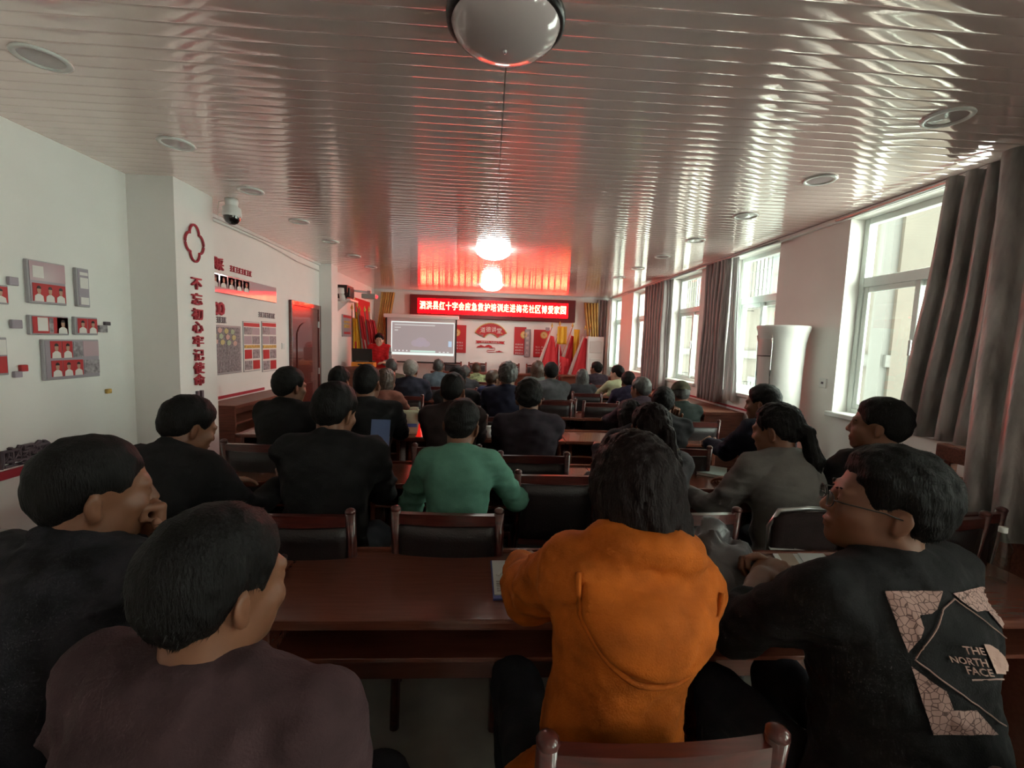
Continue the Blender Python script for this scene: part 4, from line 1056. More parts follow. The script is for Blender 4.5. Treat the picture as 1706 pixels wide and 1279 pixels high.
    for nm in 'LR':
        sh, el, wv, sg = arms[nm]; b_ = bare and nm in bare
        cf = .82 if style != 'tee' else .86
        if cuffs and nm in cuffs: cf = cuffs[nm]
        w1 = el + (wv - el) * cf
        F.cone(sh, el, .053 + t, .045 + t, .035); F.cone(el, w1, .048 + t * .9, .034 + t * .8, .03)
        # gathered folds at the elbow and cuff
        for f in (.25, .55, .8):
            c_ = sh + (el - sh) * f; F.ell(c_, (.051 + t + .004 * (f > .5), .051 + t, .012), None, .02)
        if style in ('jacket', 'coat', 'hood', 'sweater'):
            c_ = el + (w1 - el) * .93; e_ = el + (w1 - el) * 1.0; F.cone(c_, e_, .036 + t * .8, .037 + t * .8, .008)
    if style in ('jacket', 'coat', 'vest'):
        for k in range(14):
            an_ = 2 * PI * k / 14; p = P3 + R3 @ np.array([.068 * math.cos(an_), .062 * math.sin(an_) - .004, .03 + .012 * -math.sin(an_)])
            q = P3 + R3 @ np.array([.068 * math.cos(an_ + .45), .062 * math.sin(an_ + .45) - .004, .03 + .012 * -math.sin(an_ + .45)])
            F.cone(p, q, .014, .014, .012)
    elif style in ('tee', 'sweater'):
        for k in range(14):
            an_ = 2 * PI * k / 14; f_ = lambda z: P3 + R3 @ np.array([.064 * math.cos(z), .058 * math.sin(z) - .004, .012 - .02 * math.sin(z)])
            F.cone(f_(an_), f_(an_ + .45), .010, .010, .008)
    if style == 'coat':
        for k in range(12):
            f_ = lambda z: P3 + R3 @ np.array([.095 * math.cos(z), -.012 + .075 * math.sin(z), .030 - .012 * math.sin(z)])
            F.cone(f_(PI * 1.0 + PI * k / 12), f_(PI * 1.0 + PI * (k + 1) / 12), .027, .027, .03)
    if style == 'hood':
        F.ell(P3 + R3 @ [0, -.085, -.045], (.12, .060, .10), R3, .03)
        for k in range(10):
            an_ = PI + PI * k / 9; f_ = lambda z: P3 + R3 @ np.array([.10 * math.cos(z), .085 * math.sin(z) - .01, .02 + .02 * math.sin(z)])
            F.cone(f_(an_), f_(an_ + .35), .022, .022, .02)
    F.noise(.0030 if style != 'tee' else .0022, .11, seed, sc=(1, 1, 1.7)); F.noise(.0012, .04, seed + 1, sc=(1, 1, 1.8))
    if style == 'vest': pass
    V, Q = F.mesh()
    jk = obj_from(topname, V * s, Q, top, body)
    if style == 'coat':
        q_ = (V - P3) @ R3; e1, e2 = V[Q[:, 2]] - V[Q[:, 0]], V[Q[:, 3]] - V[Q[:, 1]]; fn_ = np.cross(e1, e2)
        nv_ = np.zeros_like(V)
        for c_ in range(4): np.add.at(nv_, Q[:, c_], fn_)
        nv_ /= np.maximum(1e-9, np.linalg.norm(nv_, axis=1, keepdims=True))
        if (nv_ * (V - V.mean(0))).sum() < 0: nv_ = -nv_
        ex, ez = q_[:, 0] / .150, (q_[:, 2] + .015) / np.where(q_[:, 2] < -.015, .175, .040)
        r2 = ex ** 4 * .5 + ex ** 2 * .5 + ez ** 2; inn = (r2 < 1) & (q_[:, 1] < .0)
        hv = V + nv_ * (-.007 + .025 * np.clip((1 - r2) * 4, 0, 1) * np.clip((-.02 - q_[:, 2]) / .05, 0, 1) * np.clip(-q_[:, 1] / .03, 0, 1))[:, None]
        km = inn[Q].all(1); mp = np.cumsum(inn) - 1
        hd_ = obj_from('hood', hv[inn] * s, mp[Q[km]], top, jk); thick(hd_, .004, -1)
        bt_ = BVHTree.FromPolygons([Vector(p) for p in V], [list(f) for f in Q]); seam = []
        for z_ in np.linspace(PI * 1.02, PI * 1.98, 30):
            o_ = P3 + R3 @ np.array([.150 * math.cos(z_), -.4, -.015 + .175 * math.sin(z_)]); ht = bt_.ray_cast(Vector(o_), Vector(R3 @ np.array([0, 1., 0])))
            if ht[0] is not None: seam.append((ht[0] + ht[1] * .004) * s)
        MB().tube(seam, .006 * s, 6).build('hood_seam', top, hd_, True)
    if legs:
        pts = [q for l in lg for q in l[:3]] + [P0]; lo, hi = bounds(pts, .2); F = F_(lo, hi, max(h, .013))
        F.ell(P0 + [0, -.01, -.01], (.168 * fat, .125 * fat, .11), None, .04)
        for hp_, kn, an, sg in lg: F.cone(hp_, kn, .088, .070, .04); F.cone(kn, an + [0, 0, .02], .068, .052, .03)
        F.noise(.004, .09, seed + 5); V, Q = F.mesh(); obj_from('trousers', V * s, Q, TROUSER, body)
        for hp_, kn, an, sg in lg:
            lo, hi = bounds([an + [0, -.05, -.08], an + [0, .2, 0]], .06); F = F_(lo, hi, .013)
            F.cone(an + [0, -.04, -.045], an + [0, .13, -.055], .042, .036, .02); F.ell(an + [0, .05, -.075], (.047, .13, .016), None, .015); F.cone(an + [0, -.01, .01], an + [0, 0, -.03], .05, .045, .02)
            V, Q = F.mesh(); V[:, 2] = np.maximum(V[:, 2], .004); obj_from('shoe', V * s, Q, SHOE, body)
    # ---- face details
    for sg in (-1, 1):
        e = Hc + RH @ (np.array([sg * .031, .0815, .003]) * hscale)
        MB().ball((e * s).tolist(), .0118 * s, 12).build('eye', EYE, body, True)
        e2 = Hc + RH @ (np.array([sg * .031, .0895, .003]) * hscale)
        MB().ball((e2 * s).tolist(), .0055 * s, 8).build('iris', IRIS, body, True)
    # ---- hair
    hs, hc = hair
    if hs == 'bald': pass
    if hs:
        hg = max(.005, h * .62)
        th = {'short': .014, 'crop': .006, 'medium': .022, 'bun': .016, 'pony': .014, 'long': .020, 'bob': .026, 'cap': .014, 'bald': .004, 'tousled': .022, 'hooded': .02}[hs]
        lowhair = hs in ('long', 'bob')
        F = Field(np.array([-.17, -.22, -.42 if hs in ('long', 'pony') else -.26]), np.array([.17, .17, .19]), hg)
        F.ell((0, -.016, .040), (.0765 + th * .8, .100 + th, .090 + th), None, .01)
        F.ell((0, -.050, -.015), (.060 + th * .6, .054 + th * .6, .065), None, .03)
        X, Y, Z = F.ax[0][:, None, None], F.ax[1][None, :, None], F.ax[2][None, None, :]
        top_hl = .078 if hs not in ('bald',) else .12
        hl = np.interp(F.ax[1], [-.14, -.085, -.045, -.022, -.005, .018, .03, .045, .062, .085, .13], [-.068, -.066, -.050, -.010, .016, .006, -.014, .020, .050, top_hl, top_hl + .004]).astype(np.float32)[None, :, None]
        wv_ = .004 * np.sin(X * 160) + .003 * np.sin(X * 370 + 1)
        if hs not in ('bob', 'long', 'hooded'):
            f_ = np.clip((Z - hl) / np.float32(.06), 0, 1); F.D = F.D + np.float32(th * .70) * (1 - f_ * f_ * (3 - 2 * f_))
        F.D = -smin(-F.D, -((hl + wv_ - Z) * np.float32(.8)), .008)
        if h <= .0125:
            for sg in (-1, 1): F.cone((sg * .016, .095, .026), (sg * .032, .092, .031), .0035, .0045, .004); F.cone((sg * .032, .092, .031), (sg * .050, .074, .026), .0045, .003, .004)
        if hs in ('bob', 'long', 'hooded'):
            zb = -.105 if hs == 'bob' else -.30
            for sg in (-1, 1):
                F.cone((sg * .068, -.01, .03), (sg * .075, .0, zb * .62), .030, .026, .03); F.cone((sg * .045, -.05, .0), (sg * .058, -.055, zb), .048, .036, .04)
            F.cone((0, -.075, .0), (0, -.078, zb), .05, .04, .04)
        if hs == 'pony':
            F.cone((0, -.11, .015), (0, -.135, -.01), .022, .026, .02); F.cone((0, -.135, -.01), (.01, -.145, -.14), .030, .036, .02); F.cone((.01, -.145, -.14), (.02, -.12, -.30), .036, .016, .03)
        if hs == 'bun': F.ell((0, -.12, .05), (.04, .03, .04), None, .02)
        F.noise({'tousled': .003, 'medium': .002}.get(hs, .0013), .035, seed + 9)
        if lowhair or hs == 'pony': F.noise(.0022, .022, seed + 3, sc=(1.6, 1.6, .12))
        V, Q = F.mesh()
        if blades and len(V):
            e1, e2 = V[Q[:, 1]] - V[Q[:, 0]], V[Q[:, 3]] - V[Q[:, 0]]; nf = np.cross(e1, e2); nl = np.linalg.norm(nf, axis=1); ok = nl > 1e-9
            Rg = np.random.default_rng(seed); qi = Rg.choice(np.flatnonzero(ok), blades); N = nf[qi] / nl[qi][:, None]; C = V[Q[qi]].mean(1)
            flow = np.array([0, -.35, -1.0]) if not lowhair else np.array([0, 0, -1.0])
            fl_ = np.where(C[:, 2:3] > .09, np.array([[0, -.9, 0]]) * np.sign(C[:, 1:2] + .02) * -1 + C * [4, 0, 0], flow)
            tg = fl_ - N * (N * fl_).sum(1, keepdims=True); tg /= np.maximum(1e-6, np.linalg.norm(tg, axis=1, keepdims=True))
            d = tg * 1.0 + N * Rg.uniform(.05, .45, (blades, 1)) + Rg.normal(0, .18, (blades, 3)); d /= np.linalg.norm(d, axis=1, keepdims=True)
            ln = Rg.uniform(.006, .015, (blades, 1)) * (1.0 if hs != 'crop' else .45); sd_ = np.cross(d, N); sd_ /= np.maximum(1e-6, np.linalg.norm(sd_, axis=1, keepdims=True))
            b0 = C - N * .002; wv2 = sd_ * .0011
            bv = np.stack([b0 - wv2, b0 + wv2, b0 + d * ln * .6 + wv2 * .6 , b0 + d * ln], 1).reshape(-1, 3)
            V, Q = merge([(V, Q), (bv, np.arange(blades * 4).reshape(-1, 4))])
        if len(V): obj_from('hair', ((V * hscale) @ RH.T + Hc) * s, Q, HAIRM[hc], body)
    if glasses:
        g = MB(); tp = lambda p: ((RH @ (np.array(p) * hscale) + Hc) * s).tolist()
        for sg in (-1, 1):
            g.tube([tp((sg * .033 + .024 * math.cos(t), .113 - .006 * abs(math.cos(t)), .0 + .018 * math.sin(t))) for t in np.linspace(0, 2 * PI, 18)[:-1]], .0014 * s, 6, True)
            g.tube([tp((sg * .057, .108, .004)), tp((sg * .074, .095, .006)), tp((sg * .082, .02, .006)), tp((sg * .083, -.015, .0))], .0016 * s, 6)
        g.tube([tp((-.010, .114, .003)), tp((0, .117, .006)), tp((.010, .114, .003))], .0014 * s, 6)
        go = g.build('glasses', BLACKP, body, True)
        MB().prism([tp((-.033 + .023 * math.cos(t), .111, .018 * math.sin(t))) for t in np.linspace(0, 2 * PI, 18)[:-1]], (0, .0004, 0)).prism([tp((.033 + .023 * math.cos(t), .111, .018 * math.sin(t))) for t in np.linspace(0, 2 * PI, 18)[:-1]], (0, .0004, 0)).build('lens', GLASS, go)
    info = dict(body=body, top=jk, W=W, s=s, loc=loc, arms={k: (W(a_[0]), W(a_[1]), W(a_[2])) for k, a_ in arms.items()}, ya=ya, Hc=Hc, RH=RH, P3=P3, R3=R3, P2=P2)
    PEOPLE[key] = info
    if chairlab: chair(loc[0], loc[1] + chair_dy, ya * .5, chairlab)
    return info
# ------------------------------------------------------------------ the people
K = lambda n, c, **k: cloth(n, c, **k)
BLK = K('black', (.013, .012, .013)); NAVY = K('navy', (.013, .015, .028)); DKB = K('dark_brown', (.030, .018, .018)); CHAR = K('charcoal', (.025, .024, .027))
G1 = 'people in the nearest row'; G2 = 'people in the second row'; G3 = 'people in the third row'; GB = 'people in the rows towards the front'
CH_ = lambda s: 'red-brown chair ' + s
person('A', (372, 850, .74), 'person from behind in dusty mauve-grey sweater, closest to the viewer at lower left', K('mauve_grey', (.060, .033, .037)), yaw=-14, lean=8, hd=(-14, -8, 0), hair=('short', 'black'), h=.009, style='sweater', blades=5000, group=G1, shw=1.3, fat=1.22, seed=1, L=(-.17, .27, .60), Rr=(.17, .27, .60), chairlab=CH_('under the person in the mauve-grey sweater'))
b = person('B', (160, 728, 1.08), 'person in speckled charcoal jacket resting the chin on a hand, by the left wall', K('speckled_charcoal', (.022, .021, .026), var=.6), yaw=-8, lean=16, hd=(-34, -6, 4), hair=('crop', 'black'), h=.009, style='jacket', blades=5000, group=G1, shw=1.1, fat=1.1,
       Rr=(*on_y(252, 898, 1.15), 1), poseR='fist', L=(-.2, .5, .74), seed=2, cuffs={'R': .9}, chairlab=CH_('under the person in speckled charcoal resting the chin'))
c = person('C', (1044, 731, 1.07), 'person with bobbed hair in bright orange-yellow hooded coat leaning over the nearest table', K('orange_coat', (.46, .105, .010), rough=.8), yaw=4, lean=10, side=9, hd=(0, -26, -3), hair=('bob', 'brown'), h=.009, style='coat', blades=2500, group=G1, shw=.80, fat=.86,
       L=(-.10, .54, .80), Rr=(.10, .55, .80), poles=dict(L=(-.45, -.25, -.8), R=(.4, -.25, -.85)), seed=3, topname='hooded_coat', hscale=.95)
chair(.32, .955, .02, CH_('under the person in the orange coat'))
d = person('D', (1500, 756, 1.0), 'person with glasses and clasped hands in black sweatshirt with a printed back panel', BLK, yaw=16, lean=12, hd=(48, 6, 0), hair=('medium', 'black'), skin=SKIN, h=.009, style='sweater', blades=5000, group=G1, shw=1.28, fat=1.3, glasses=True,
       poles=dict(L=(-1, -.1, -.6)), L=(*on_y(1268, 962, 1.30), 1), Rr=(*on_y(1305, 955, 1.36), 1), poseL='clasp', poseR='clasp', bare='L', cuffs={'L': .45}, seed=4, topname='sweatshirt', chairlab=CH_('under the person in the black printed sweatshirt'))
# second row
person('E', (330, 664, 2.12), 'person in black jacket bending low over a leaflet, leftmost of the second row', BLK, yaw=-14, lean=30, hd=(-18, -22, 0), h=.011, style='jacket', blades=1500, group=G2, fat=1.1, shw=1.1, chairlab=CH_('under the person bending low at the left'), Rr=(.22, .60, .80), poseR='grip')
person('F', (566, 640, 2.15), 'person in black tracksuit top holding up a blue leaflet', BLK, yaw=0, lean=15, hd=(-16, -14, 4), h=.011, style='jacket', blades=1500, group=G2, fat=1.12, shw=1.12,
       Rr=(*on_y(632, 758, 2.5), 1), poseR='grip', chairlab=CH_('in the second row under the person holding the blue leaflet'))
person('G', (777, 665, 2.2), 'person in pale green long-sleeved shirt with cropped hair', K('pale_green', (.10, .235, .175), var=.12), yaw=-4, lean=18, hd=(-8, -14, 6), hair=('crop', 'black'), h=.010, style='tee', blades=1500, group=G2, fat=.98, shw=.92, Rr=(.36, .50, .78), L=(-.30, .45, .78), topname='shirt', chairlab=CH_('in the second row under the person in pale green'))
person('H', (1082, 674, 2.2), 'person with a low light-tipped ponytail and patterned grey top, second row', K('grey_pattern', (.06, .055, .06), var=.7), yaw=6, lean=16, hd=(12, -10, 0), hair=('pony', 'brown'), h=.011, style='sweater', blades=1200, group=G2, shw=.9, fat=.92, topname='sweater', chairlab=CH_('in the second row under the person with the light-tipped ponytail'))
person('I', (1290, 674, 2.18), 'person in light grey sweater with long dark ponytail, second row right', K('light_grey', (.15, .135, .125), var=.12), yaw=8, lean=16, hd=(26, -12, 0), hair=('pony', 'black'), h=.010, style='sweater', blades=1200, group=G2, shw=1.05, fat=1.12, topname='sweater', L=(-.30, .48, .78), chair_dy=0)
person('J', (1472, 665, 2.05), 'person in black jacket looking left beside the silver curtain', BLK, yaw=14, lean=6, hd=(28, 0, 0), hair=('short', 'black'), h=.011, style='jacket', blades=1500, group=G2, shw=1.08, fat=1.05, L=(-.2, .5, .78), chairlab=CH_('in the second row under the person beside the silver curtain'))
# third row
person('K', (484, 613, 3.2), 'person in black jacket with head turned right, by the left side desk', BLK, yaw=-8, lean=12, hd=(-20, -6, 0), h=.013, group=G3, fat=1.05, blades=600, chairlab=CH_('in the third row under the person by the left side desk'))
person('L', (612, 607, 3.2), 'person with shaved temples in black sweatshirt in the third row', BLK, lean=12, hd=(-6, -4, 0), hair=('crop', 'black'), h=.013, style='sweater', group=G3, fat=1.15, shw=1.1, blades=600, chairlab=CH_('in the third row under the person with shaved temples'))
person('N', (757, 621, 3.25), 'person in dark brown jacket behind the pale green shirt', DKB, lean=14, hd=(-14, -10, 0), hair=('crop', 'black'), h=.013, group=G3, fat=1.05, chairlab=CH_('in the third row under the person in dark brown'))
person('O', (882, 635, 3.15), 'person in crinkled purple-black quilted jacket in the third row middle', K('purple_black', (.030, .022, .030)), lean=18, hd=(-6, -16, 0), hair=('tousled', 'black'), h=.013, style='jacket', group=G3, fat=1.15, shw=1.1, blades=600, chairlab=CH_('in the third row under the person in the quilted jacket'))
person('P', (1047, 671, 3.3), 'person with long dark hair stooping in a dark hooded jacket', K('dark_plum', (.022, .016, .020)), yaw=4, lean=30, hd=(0, -30, 0), hair=('long', 'black'), h=.013, style='hood', group=G3, fat=1.0, chairlab=None)
person('Q', (1106, 646, 3.35), 'person in dark jacket raising a hand to a pale mask, third row right', CHAR, yaw=-6, lean=14, hd=(-18, -10, 0), h=.013, group=G3, fat=.95, Rr=(.10, .22, 1.06), poseR='fist', chairlab=CH_('in the third row under the person with the pale mask'))
person('R', (1270, 642, 3.15), 'person in navy jacket leaning left on folded hands, near the tall air conditioner', NAVY, yaw=20, lean=18, hd=(20, -8, 0), h=.013, group=G3, L=(-.06, .58, .80), Rr=(.03, .55, .80), poseL='clasp', poseR='clasp', chairlab=CH_('in the third row under the person in navy'))
# fourth row
person('S', (1133, 637, 4.45), 'person in dark green jacket and camouflage cap beside the right side desk', K('dark_green', (.018, .024, .022)), lean=14, hd=(2, -14, 0), hair=('cap', 'darkgrey'), h=.014, group=GB, fat=1.1, chairlab=CH_('in the fourth row under the person in the cap'))
person('T', (1067, 629, 4.5), 'person with greying hair in plum jacket turned left, fourth row', K('plum', (.040, .024, .034)), yaw=12, lean=18, hd=(16, -8, 0), hair=('short', 'darkgrey'), h=.014, group=GB, fat=1.1, shw=1.1, chairlab=CH_('in the fourth row under the person in plum'))
person('U', (847, 605, 4.45), 'person with thick hair in black-navy padded jacket in front of the fan sign', K('black_navy', (.014, .014, .030)), lean=13, hd=(-2, -8, 0), hair=('tousled', 'darkgrey'), h=.014, group=GB, fat=1.15, shw=1.1, chairlab=CH_('in the fourth row under the person in the padded jacket'))
person('N2', (763, 611, 4.6), 'person with a round dark head half hidden behind the dark brown jacket', CHAR, lean=14, hd=(-6, -12, 0), h=.014, group=GB, chairlab=CH_('in the fourth row behind the dark brown jacket'))
person('EE', (567, 613, 4.45), 'person with flat black hair, in front of the lectern at the left', BLK, lean=14, hd=(-10, -10, 0), hair=('medium', 'black'), h=.014, group=GB, chairlab=CH_('in the fourth row at the left'))
person('FF', (645, 616, 4.75), 'person with long brown hair and salmon sleeve behind the shaved-temple head', K('salmon', (.26, .10, .075)), yaw=-14, lean=20, hd=(-14, -10, 0), hair=('long', 'midbrown'), h=.014, group=GB, shw=.95, chairlab=CH_('in the fourth row under the person with salmon sleeves'))
# fifth to seventh rows
person('Z', (918, 604, 5.65), 'person in broad grey jacket in front of the leaning red flags', K('mid_grey', (.075, .075, .08)), lean=11, hd=(4, -6, 0), h=.016, group=GB, fat=1.15, shw=1.12, chairlab=CH_('in the fifth row under the broad grey jacket'))
person('HH', (685, 601, 5.75), 'person with grey hair in dark navy suit jacket before the screen', K('suit_navy', (.022, .022, .035)), lean=12, hd=(-4, -6, 0), hair=('medium', 'grey'), h=.016, group=GB, fat=1.15, shw=1.1, chairlab=CH_('in the fifth row under the grey-haired person'))
person('DD', (1046, 620, 5.7), 'person in dark violet hooded jacket stooping behind the pale shirt', K('violet', (.026, .022, .045)), lean=24, hd=(0, -16, 0), h=.016, style='hood', group=GB, chairlab=CH_('in the fifth row under the violet hooded jacket'))
person('X', (824, 617, 5.75), 'person in navy patterned jacket holding a hand beside the face, left of the padded jacket', K('navy_pattern', (.03, .035, .08), var=.8), yaw=-20, lean=14, hd=(-30, -10, 0), hair=('short', 'midbrown'), h=.016, group=GB, fat=.9, shw=.9, L=(-.05, .25, 1.08), poseL='fist', chairlab=CH_('in the fifth row under the patterned navy jacket'))
person('AA', (970, 616, 6.6), 'person with long straight dark hair seen from behind, right of the grey jacket', K('dark_slate', (.04, .04, .045)), lean=14, hd=(0, -8, 0), hair=('long', 'darkgrey'), h=.016, group=GB, chairlab=CH_('in the sixth row under the person with long straight hair'))
person('Y', (896, 603, 6.8), 'person with curly brown hair in grey-green jacket', K('grey_green', (.10, .11, .10)), lean=12, hd=(-6, -8, 0), hair=('bob', 'midbrown'), h=.016, group=GB, chairlab=CH_('in the sixth row under the curly-haired person'))
person('CC', (1028, 609, 6.8), 'person in pale yellow-green shirt facing left near the windows', K('pale_lime', (.46, .48, .30), var=.1), yaw=18, lean=12, hd=(26, -6, 0), skin=SKINL, h=.016, style='tee', group=GB, topname='shirt', chairlab=CH_('in the sixth row under the pale yellow-green shirt'))
person('V', (776, 609, 6.8), 'person in dark grey suit right of the dark round head', K('suit_grey', (.045, .045, .05)), yaw=-4, lean=14, hd=(-10, -10, 0), hair=('short', 'darkgrey'), h=.016, group=GB, chairlab=CH_('in the sixth row under the dark grey suit'))
person('II', (731, 598, 6.95), 'person in blue-grey jacket below the lower right corner of the screen', K('blue_grey', (.10, .13, .155)), lean=12, hd=(0, -8, 0), hair=('crop', 'darkgrey'), h=.016, group=GB, chairlab=CH_('in the sixth row under the blue-grey jacket'))
person('GG', (652, 598, 6.7), 'person in olive-brown coat turned towards the speaker', K('olive_brown', (.085, .065, .045)), yaw=10, lean=10, hd=(10, -4, 0), hair=('short', 'darkgrey'), h=.016, group=GB, chairlab=CH_('in the sixth row under the olive-brown coat'))
person('BB', (994, 603, 7.9), 'person with dark bunned hair facing left beside the flags', K('dark_wine', (.03, .018, .026)), yaw=12, lean=8, hd=(24, 0, 0), hair=('bun', 'black'), h=.016, group=GB, chairlab=CH_('in the seventh row under the person with bunned hair'))
person('W', (794, 604, 7.9), 'person in pale green camouflage jacket in the front row under the fan sign', K('camouflage', (.34, .38, .20), var=.75), lean=10, hd=(-4, -6, 0), hair=('short', 'midbrown'), h=.016, group=GB, chairlab=CH_('in the seventh row under the camouflage jacket'))
# the speaker
pz = on_y(632, 556, 8.95)
sp = person('PR', (632, 556, 8.95), 'person in red vest over grey sleeves standing at the lectern facing the room', K('grey_sleeve', (.22, .20, .20)), yaw=180, lean=4, hd=(8, -6, 0), hair=('medium', 'black'), skin=SKINL, h=.012, style='jacket', group=None, stand=True, L=(-.16, .33, 1.16), Rr=(.20, .34, 1.12), topname='grey_shirt')
o = sp['top']; me = o.data
n = len(me.vertices); co = np.empty(n * 3, np.float32); me.vertices.foreach_get('co', co); co = co.reshape(-1, 3)
nr = np.array([v.normal[:] for v in me.vertices])
keep = (np.abs(co[:, 0]) < .205 * sp['s']) & (co[:, 2] > .90) & ((co[:, 1] < .19) | (np.abs(co[:, 0]) < .11))
pol = np.array([p.vertices[:] for p in me.polygons]); kf = keep[pol].all(1)
mp_ = np.cumsum(keep) - 1
vest = obj_from('red_vest', (co + nr * .014)[keep], mp_[pol[kf]], K('vest_red', (.62, .02, .025)), sp['body']); thick(vest, .012)

# camouflage cap
q = PEOPLE['S']
cb = MB(); TP = lambda p: ((q['RH'] @ np.array(p) + q['Hc']) * q['s'])
F = Field(np.array([-.16, -.18, -.02]), np.array([.16, .26, .2]), .011)
F.ell((0, -.016, .045), (.096, .118, .105), None, .01); F.ell((0, .12, .055), (.07, .07, .008), None, .02)
X, Y, Z = F.ax[0][:, None, None], F.ax[1][None, :, None], F.ax[2][None, None, :]
F.D = -smin(-F.D, -((.035 - Z) + 0 * X + 0 * Y), .006)
V, Q = F.mesh(); obj_from('camouflage_cap', np.array([TP(v) for v in V]), Q, K('cap_camo', (.06, .055, .035), var=.7), q['body'])
# pale mask strap on Q, light tips on H's ponytail
q = PEOPLE['Q']; TQ = lambda p: ((q['RH'] @ np.array(p) + q['Hc']) * q['s']).tolist()
MB().prism([TQ((.05 * math.cos(t), .085 + .03 * abs(math.sin(t)) * .6, -.065 + .045 * math.sin(t))) for t in np.linspace(0, 2 * PI, 14)[:-1]], (0, .01, 0)).build('face_mask', WHITE, q['body'])
q = PEOPLE['H']; TH = lambda p: ((q['RH'] @ np.array(p) + q['Hc']) * q['s']).tolist()
m = MB()
for k in range(26):
    a_ = rng.uniform(0, 2 * PI); r_ = rng.uniform(.01, .034)
    m.tube([TH((.01 + r_ * math.cos(a_), -.143 + r_ * math.sin(a_) * .8, -.08)), TH((.016 + r_ * 1.1 * math.cos(a_), -.140 + r_ * math.sin(a_), -.20)), TH((.02 + r_ * .5 * math.cos(a_), -.122 + r_ * .6 * math.sin(a_), -.36 - rng.uniform(0, .05)))], [.004, .005, .0015], 5)
m.build('light_hair_tips', mat('hair_blond_tip', (.30, .17, .06), .4), q['body'], True)
# shirt stripes on F's cuff
q = PEOPLE['F']; el, wv = np.array(q['arms']['R'][1]), np.array(q['arms']['R'][2]); m = MB()
bo = q['body']; inv = lambda p: (rz_(q['ya']).T @ (np.array(p) - np.array([*q['loc'], 0]))).tolist()
for k in range(4):
    p_ = el + (wv - el) * (.45 + .1 * k); m.tube([inv(p_ + np.array([.05 + .012 * math.cos(t), -.02, .02 * math.sin(t)])) for t in np.linspace(0, 2 * PI, 10)[:-1]], .004, 5, True)
m.build('white_cuff_print', PRINTW, bo, True)

# chairs without a sitter in view
chair(.38, 2.52, 0.0, 'empty chair with broad dark back between the pale green shirt and the orange coat')
chair(.88, 5.62, .02, 'empty red-brown chair in the fifth row, left of two beside the white papers')
chair(1.36, 5.46, .02, 'empty red-brown chair in the fifth row, right of two beside the white papers')
chair(-1.62, 7.35, -1.2, 'chair with pale rounded back standing sideways near the red door')
chair(2.10, 2.06, .05, 'empty red-brown chair at the right edge of the second row behind the glasses-wearer')
r = empty('padded_chair', (1.40, 2.06, 0), .05, 'dark padded chair with a rounded back and thin metal rim under the light grey sweater', 'chair')
pts = [(-.16 - 0, -.23, .60), (-.165, -.24, .86), (-.13, -.25, .935), (0, -.255, .945), (.13, -.25, .935), (.165, -.24, .86), (.16, -.23, .60)]
MB().tube(pts, .010, 8).build('back_frame', METAL, r, True)
thick(MB().grid(lambda u, v: ((u - .5) * .31, -.225 - .03 * v - .02 * (1 - (2 * u - 1) ** 2), .60 + .33 * v - .03 * v * (2 * u - 1) ** 4), 8, 6).build('backrest', DKB, r, True), .02)
MB().b2((-.21, -.2, .42), (.21, .22, .47), .02, 2).build('seat', DKB, r, True)
for sx in (-1, 1):
    for sy in (-1, 1): MB().tube([(sx * .19, sy * .19 + .01, .42), (sx * .2, sy * .21 + .01, 0)], .011, 8).build('leg', METAL, r, True)

# ------------------------------------------------------------------ back print on the black sweatshirt
q = PEOPLE['D']; top_ = q['top']; bpy.context.view_layer.update()
mw = top_.matrix_world.copy()
bv = BVHTree.FromPolygons([mw @ v.co for v in top_.data.vertices], [p.vertices[:] for p in top_.data.polygons])
eye = Vector((0, 0, HCAM)); bmw = q['body'].matrix_world.inverted()
def stick(u, v, off):
    """the point of the sweatshirt's back seen at a photo position, lifted off the cloth"""
    dr = Vector(ray(u, v)).normalized(); hit = bv.ray_cast(eye, dr)
    if hit[0] is None: return None
    nn = hit[1] if hit[1].dot(dr) < 0 else -hit[1]
    return hit[0] + nn * off
def zp(u, v): return 1360 + u * .4056, 760 + v * .4056
def inside(p, poly):
    x, y = p; c_ = False; j = len(poly) - 1
    for i in range(len(poly)):
        if (poly[i][1] > y) != (poly[j][1] > y) and x < (poly[j][0] - poly[i][0]) * (y - poly[i][1]) / (poly[j][1] - poly[i][1]) + poly[i][0]: c_ = not c_
        j = i
    return c_
pm = bpy.data.materials.new('printed_doodle'); pm.use_nodes = True; nt = pm.node_tree; bs = nt.nodes['Principled BSDF']; bs.inputs['Roughness'].default_value = .8
tc = nt.nodes.new('ShaderNodeTexCoord'); vo = nt.nodes.new('ShaderNodeTexVoronoi'); vo.feature = 'DISTANCE_TO_EDGE'; vo.inputs['Scale'].default_value = 75; ra = nt.nodes.new('ShaderNodeValToRGB')
ra.color_ramp.elements[0].position = .03; ra.color_ramp.elements[0].color = (.10, .05, .045, 1); ra.color_ramp.elements[1].position = .07; ra.color_ramp.elements[1].color = (.42, .25, .22, 1)
nt.links.new(tc.outputs['Object'], vo.inputs[0]); nt.links.new(vo.outputs[0], ra.inputs[0]); nt.links.new(ra.outputs[0], bs.inputs[0])
